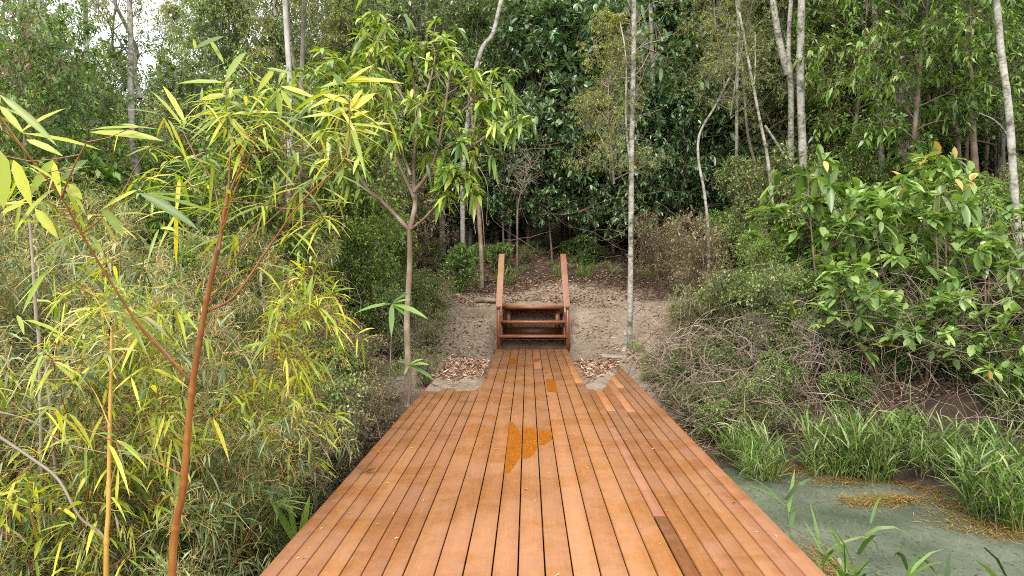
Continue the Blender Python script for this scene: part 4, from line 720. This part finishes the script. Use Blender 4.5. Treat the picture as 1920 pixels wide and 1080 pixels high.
# ------------------------------------------------------------------ uncountable masses
random.seed(9); RNG = np.random.default_rng(9)
items = []
for gx_ in np.arange(-48, 62, 3.1):
    for gy_ in np.arange(20.5, 78, 3.1):
        x = gx_ + random.uniform(-1.3, 1.3); y = gy_ + random.uniform(-1.3, 1.3)
        if abs(x) > y * .85 + 5: continue
        px = 990 + x / y * F; left = px < 640
        if y < 24.5 and 850 < px < 1450: continue
        if left and random.random() < .2 + (.15 if px < 330 else 0): continue
        k = random.choices(['canopy', 'tallcan', 'olive', 'dark'], [5, 2.2, 1.8, .6])[0]; v = random.randrange(SPEC[k]['nvar']); v = v if (k, v) in SRC else 0
        s_ = random.uniform(.85, 1.25) * (.72 if left else 1.); items.append((k, v, x, y, hz(x, y) - .1, random.uniform(0, 6.28), s_))
for n_, x0, x1, y0, y1, s0, s1 in [(44, 4.5, 20, 18.3, 25, .42, .75), (16, 2.5, 14, 19.5, 24, .6, .85), (34, -17, -3.5, 14, 24, .4, .62), (14, -4.5, 0, 21, 25, .6, .8)]:
    for q in range(n_):
        x = random.uniform(x0, x1); y = random.uniform(y0, y1); k, v = random.choice([('canopy', 0), ('canopy', 1), ('canopy', 2), ('olive', 0), ('laurel', 0)])
        items.append((k, v, x, y, hz(x, y) - .2 - (.5 if k != 'canopy' else 0), random.uniform(0, 6.28), random.uniform(s0, s1)))
scatter('woodland', 'far wood climbing the slope behind the nearer trees', 'wood', items)
def region(n, xr, yr, ok):
    out = []; t = 0
    while len(out) < n and t < n * 40:
        t += 1; x = random.uniform(*xr); y = random.uniform(*yr)
        if ok(x, y): out.append((x, y))
    return out
def free(x, y):
    if -2.15 - .25 * math.sin(y * 2) - (.75 if y > 11.5 else 0) < x < 3.2 + (.5 if y > 12.5 else 0) and 8.5 < y < 18.6: return False
    if -1.75 < x < 2.0 and y < 12: return False
    if x > 1.0 and hz(x, y) < -.75: return False
    if x < 0 and y < 3.2 and x > -2.6: return False
    return True
items = []
def sow(n, xr, yr, kinds, smin, smax, ok=free):
    for x, y in region(n, xr, yr, ok):
        k, v = random.choice(kinds); items.append((k, v, x, y, hz(x, y) - .05, random.uniform(0, 6.28), random.uniform(smin, smax)))
B_ = [('bush', 0), ('bush', 1), ('lushbush', 0), ('lushbush', 1)]
sow(60, (-4.2, -2.1), (3.6, 9.5), B_[:2] + [('feather', 0), ('lushbush', 0), ('drybush', 0)], .35, .75)
sow(55, (-7.5, -2.4), (8.5, 17), B_ + [('feather', 0), ('feather', 1), ('limebush', 0)], .6, 1.15)
sow(110, (-22, -3), (10, 26), B_ + [('limebush', 0), ('drybush', 1)], .9, 1.8)
sow(40, (2.3, 7.5), (11.2, 12.8), [('feather', 0), ('feather', 1), ('bush', 0), ('lushbush', 1)], .4, .8)
sow(24, (2.3, 8), (10.2, 11.6), [('lushbush', 0), ('lushbush', 1), ('bush', 0)], .3, .6)
sow(34, (2.3, 8.0), (9.5, 11.0), [('lushbush', 0), ('bush', 0), ('lushbush', 1)], .25, .5)
sow(26, (2.1, 3.3), (9.4, 12.0), [('feather', 0), ('bush', 0), ('lushbush', 0), ('feather', 1), ('bush', 1)], .22, .48, lambda x, y: x > 2.0 + .25 * (y > 10.8))
sow(10, (3.0, 4.0), (12.0, 13.4), [('feather', 0), ('bush', 1), ('drybush', 0)], .3, .5, lambda x, y: True)
sow(30, (4.6, 9.5), (6.8, 10.2), [('lushbush', 0), ('bush', 0), ('lushbush', 1), ('feather', 0)], .25, .5, lambda x, y: hz(x, y) > -.93)
sow(12, (4.0, 10), (11.8, 14.5), [('rosette', 0), ('rosette', 1), ('rosette', 2)], .4, .7)
sow(58, (3.0, 14), (11.3, 17), B_ + [('feather', 1), ('limebush', 0)], .5, 1.05)
sow(120, (5, 30), (12, 30), B_ + [('limebush', 0)], .7, 1.4)
sow(45, (6.5, 12), (4.5, 11), B_, .5, 1.0)
sow(26, (-4, 6), (18.9, 20.6), [('lushbush', 0), ('feather', 0), ('bush', 0)], .2, .42)
scatter('undergrowth', 'low tangled undergrowth covering both banks and the forest floor', 'undergrowth', items)
items = []
sow(34, (-4.8, -2.25), (3.7, 7.5), [('thicket', 0), ('thicket', 1), ('thicket', 2)], .32, .62, lambda x, y: x < -2.5 - .35 * (y < 6))
sow(60, (-3.0, -1.75), (3.3, 7), [('palmlet', 0), ('palmlet', 1)], .55, .9, lambda x, y: True)
sow(26, (-2.9, -1.8), (3.6, 9), [('lushbush', 0), ('bush', 0), ('lushbush', 1)], .16, .34, lambda x, y: True)
sow(34, (-7, -2.4), (4, 10), [('deadcane', 0)], .4, .85)
sow(2, (-6, -3.6), (4.8, 8), [('ybamboo', 0), ('ybamboo', 1)], .5, .9)
sow(42, (-9, -3), (5.0, 10), [('thicket', 0), ('thicket', 1), ('thicket', 2)], .5, .82)
sow(14, (-14, -6), (8, 13), [('thicket', 0), ('thicket', 1)], .6, .85)
scatter('bamboo_thicket', 'dense thicket of thin yellow green bamboo filling the left bank', 'thicket', items)
items = []
sow(60, (-2.6, 3.5), (18.2, 19.6), [('tuft', 0)], .5, 1.1, lambda x, y: True) if False else None
plant('tuft', 0, *(lambda p: (p.x, p.y))(at(948, 512, 17.9)), 1.5, 'grass_tuft', 'tuft of long yellow green grass just behind the left handrail', 'grass')
plant('tuft', 0, *(lambda p: (p.x, p.y))(at(1222, 512, 10.9)), .85, 'grass_tuft', 'small grass tuft on the bank at the right far deck corner', 'grass')
sow(46, (-3.2, 4.6), (17.9, 20.0), [('tuft', 0)], .4, .95, lambda x, y: not (-1.2 < x < .9 and y < 18.3))
sow(40, (1.9, 3.6), (9.6, 13.2), [('tuft', 0)], .35, .7, lambda x, y: x > 1.95); sow(45, (-3.8, -1.75), (3.5, 13), [('tuft', 0)], .5, 1., lambda x, y: True); sow(6, (2.4, 8), (8.9, 10.4), [('tuft', 0)], .5, 1.2, lambda x, y: hz(x, y) > -.93)
scatter('wild_grass', 'short wild grass scattered on the banks', 'grass', items)

def strands(name, label, n, xr, yr, zr, ln, r_, mat, seed, ok=lambda x, y: True, down=-.1):
    rng = np.random.default_rng(seed); W = Wood(); random.seed(seed)
    c = 0
    while c < n:
        x = rng.uniform(*xr); y = rng.uniform(*yr)
        if not ok(x, y): continue
        c += 1; z = hz(x, y) + rng.uniform(*zr); P = wander(np.array([x, y, z]), np.array([rng.normal(), rng.normal() * .7, rng.normal(0, .8)]), rng.uniform(*ln), 7, .28, down, rng); W.tube(P, np.linspace(r_ * rng.uniform(.6, 1.5), r_ * .4, len(P)), 3)
    tag(link(name, W.mesh(name), None, M[mat]), label, 'twigs', kind='stuff')
strands('dead_twigs', 'tangle of dead brown twigs hanging down the right bank', 1100, (1.9, 7.8), (9.0, 11.2), (.05, 1.2), (.4, 1.5), .006, 'paletwig', 1, down=-.13)
strands('dead_twigs', 'tangle of dead brown twigs on the left bank beside the deck', 2200, (-4.6, -1.7), (3.4, 10.5), (.05, .95), (.3, 1.2), .0035, 'twig', 2)
strands('dead_twigs', 'tangle of dead brown twigs low at the right side of the pond', 420, (4.6, 9), (6.8, 10.), (.05, .8), (.4, 1.3), .005, 'paletwig', 11, down=-.1)
strands('dead_twigs', 'tangle of dead brown twigs on the bank at the right far deck corner', 420, (1.9, 3.5), (9.0, 12.2), (.02, .7), (.3, 1.1), .005, 'paletwig', 12, down=-.1)
strands('pale_vines', 'thin pale dead vines looping over both banks', 420, (-9, 8), (4, 13), (.2, 1.6), (.6, 1.8), .0035, 'twiggrey', 3, lambda x, y: free(x, y))
strands('forest_vines', 'thin bare stems and vines in the shade of the forest', 900, (-9, 14), (17.5, 25), (.2, 4.), (.8, 3.), .008, 'twig', 4, down=.02)

def litter(name, label, pts, zoff, mat, l0, l1, wf, tilt=.35, prof='oval'):
    P = np.array(pts); n = len(P); L = Leaves(); a = RNG.uniform(0, 6.28, n); D = np.stack([np.cos(a), np.sin(a), RNG.normal(0, tilt * .5, n)], 1); U = np.stack([RNG.normal(0, tilt, n), RNG.normal(0, tilt, n), np.ones(n)], 1); ln = RNG.uniform(l0, l1, n)
    L.add(P + [0, 0, zoff], D, U, ln, ln * wf * RNG.uniform(.7, 1.3, n), prof, RNG.uniform(-.3, .4, n), .5); tag(link(name, L.mesh(name), None, M[mat]), label, 'leaves', kind='stuff')
def ground_pts(n, xr, yr, dens):
    x = RNG.uniform(*xr, n); y = RNG.uniform(*yr, n); k = RNG.random(n) < dens(x, y); x, y = x[k], y[k]; return np.c_[x, y, height(x, y)]
cl = lambda x, y: .5 + .5 * np.sin(x * 2.3 + 1.4 * np.sin(y * 2.1)) * np.sin(y * 3.1 + x)
g1 = ground_pts(26000, (-3, 4), (11.6, 18.2), lambda x, y: (.04 + .6 * cl(x, y) ** 4 + .4 * ((x < -.8) & (y < 15)) + .5 * (y < 12.8) + .75 * (y > 15.6)) * ~((x > -.7) & (x < .9) & (y < 14.9)) * .8)
g2 = ground_pts(26000, (-5, 8), (17.8, 22), lambda x, y: .75 + 0 * x)
g3 = ground_pts(9000, (1.8, 6), (9.3, 12), lambda x, y: .6 + 0 * x)
litter('leaf_litter', 'dry brown fallen leaves strewn over the dirt and forest floor', np.r_[g1, g2, g3], .012, 'litter', .035, .085, .4)
def sp_(n, x0, x1, y0, y1, ex):
    x = RNG.uniform(x0, x1, n); y = y0 + (y1 - y0) * RNG.random(n) ** .8; z = np.clip((y - 9.3) * .11, .0, .05); k = (y > ex(x)) & (RNG.random(n) < np.clip((y - 9.2) * .8, .1, 1)); return np.c_[x, y, z][k]
l1_ = np.r_[sp_(2400, -1.34, -.66, 9.2, 11.8, lambda x: 9.5 + .35 * np.sin(x * 7)), sp_(2400, .82, 1.5, 9.2, 11.8, lambda x: 9.5 + np.clip(x - .9, 0, 1) * 3.4)]
litter('fallen_leaves', 'dry curled leaves heaped over the far ends of the side planks', l1_, .016, 'litter', .04, .10, .33, .6)
n = 520; x = RNG.uniform(-1.36, 1.5, n); y = RNG.uniform(2.4, 13.8, n); k = (RNG.random(n) < .35) | (np.abs(np.abs(x) - 1.0) < .4) & (y < 9)
litter('debris', 'tiny bits of straw and leaf scattered on the planks', np.c_[x, y, np.zeros(n)][k], .006, 'straw', .008, .03, .3, .2)
n = 60; x = RNG.uniform(-1.36, 1.5, n); y = RNG.uniform(2.6, 14, n) 
litter('fallen_leaves', 'few small dry leaves scattered over the planks', np.c_[x, y, np.zeros(n)], .007, 'litter', .015, .045, .35, .35)
# a curled dead leaf with stalk lying on the planks
p = atz(685, 886, .004); L = Leaves(); L.add(np.zeros((3, 3)), np.array([[1, .1, .1], [-1, .2, .15], [.8, -.5, .1]]), np.array([0, -.3, 1.]), np.array([.09, .06, .07]), .03, 'oval', -.2, .8, rnd=.1, clu=.1)
o = link('dead_leaf', L.mesh('dead_leaf'), None, M['litter']); o.location = (p.x, p.y, .012); tag(o, 'curled dark dead leaf lying alone on the left planks', 'leaf')
p = atz(720, 752, .004); o = link('dead_leaf', o.data, None); o.location = (p.x + .02, p.y, .014); o.rotation_euler.z = 2; o.scale = (1.8, 1.8, 1.8); tag(o, 'curled dark dead leaves by the left plank edge near the leaf heap', 'leaf')
# dead log piece on the slope and a half-buried board
W = Wood(); W.tube(smooth_path([(-.28, 0, 0), (-.1, .02, .03), (.12, 0, .02), (.26, -.02, 0)], 4), [.03, .05, .06, .065, .07, .07, .07, .06, .06, .05, .045, .04, .03], 8); o = link('dead_log', W.mesh('dead_log'), None, M['brownbark']); p = at(914, 560, 15.9); o.location = (p.x - .02, 15.9, hz(p.x, 15.9) + .05); tag(o, 'short dark rotten log lying left of the steps', 'log')
o = box_list('loose_board', [(-.22, .22, -.06, .06, 0, .03)], M['twiggrey']); p = at(1150, 672, 12.3); o.location = (p.x, p.y, hz(p.x, p.y) + .03); o.rotation_euler = (.3, .05, .2); tag(o, 'weathered grey board lying on the dirt right of the walkway', 'board')
# stump beside the slender tree
W = Wood(); W.tube([(0, 0, -.15), (.01, 0, .1), (.02, 0, .28), (.0, 0, .34)], [.07, .05, .04, .015], 8); o = link('stump', W.mesh('stump'), None, M['palebark']); p = at(1171, 640, 12.9); o.location = (p.x, p.y, hz(p.x, p.y)); tag(o, 'small broken stump against the foot of the slender pale tree', 'stump')
# floating algae and straw at the pond margin
P = []
for px, py, rx, ry, n in [(1630, 942, .33, .16, 2200), (1690, 937, .3, .10, 1100), (1752, 917, .3, .25, 2200), (1865, 985, .5, .25, 2600), (1905, 1000, .4, .2, 1500), (1478, 880, .5, .25, 2200), (1545, 1060, .16, .3, 1500), (1800, 950, .4, .22, 1800), (1570, 905, .4, .15, 1000), (1670, 900, .6, .18, 1500), (1820, 905, .7, .3, 1600)]:
    c = atz(px, py, ZW); a = RNG.normal(0, 1, (n, 2)) * [rx * .55, ry * .75]; P.append(np.c_[c.x + a[:, 0], c.y + a[:, 1], ZW + RNG.uniform(.0, .03, n)])
P = np.concatenate(P); P = P[(P[:, 0] > 1.62) & (RNG.random(len(P)) < .25 + .5 * cl(P[:, 0] * 3, P[:, 1] * 3))]
litter('algae', 'orange brown algae and dead straw floating along the pond margin', P, .003, 'weed', .03, .10, .09, .15, 'tri')
n = 1500; x = RNG.uniform(1.7, 7, n); y = RNG.uniform(3.5, 9, n)
litter('pond_straw', 'fine straw drifting on the pond surface', np.c_[x, y, np.full(n, ZW)][RNG.random(n) < .4], .004, 'thicket', .03, .14, .035, .03, 'tri')
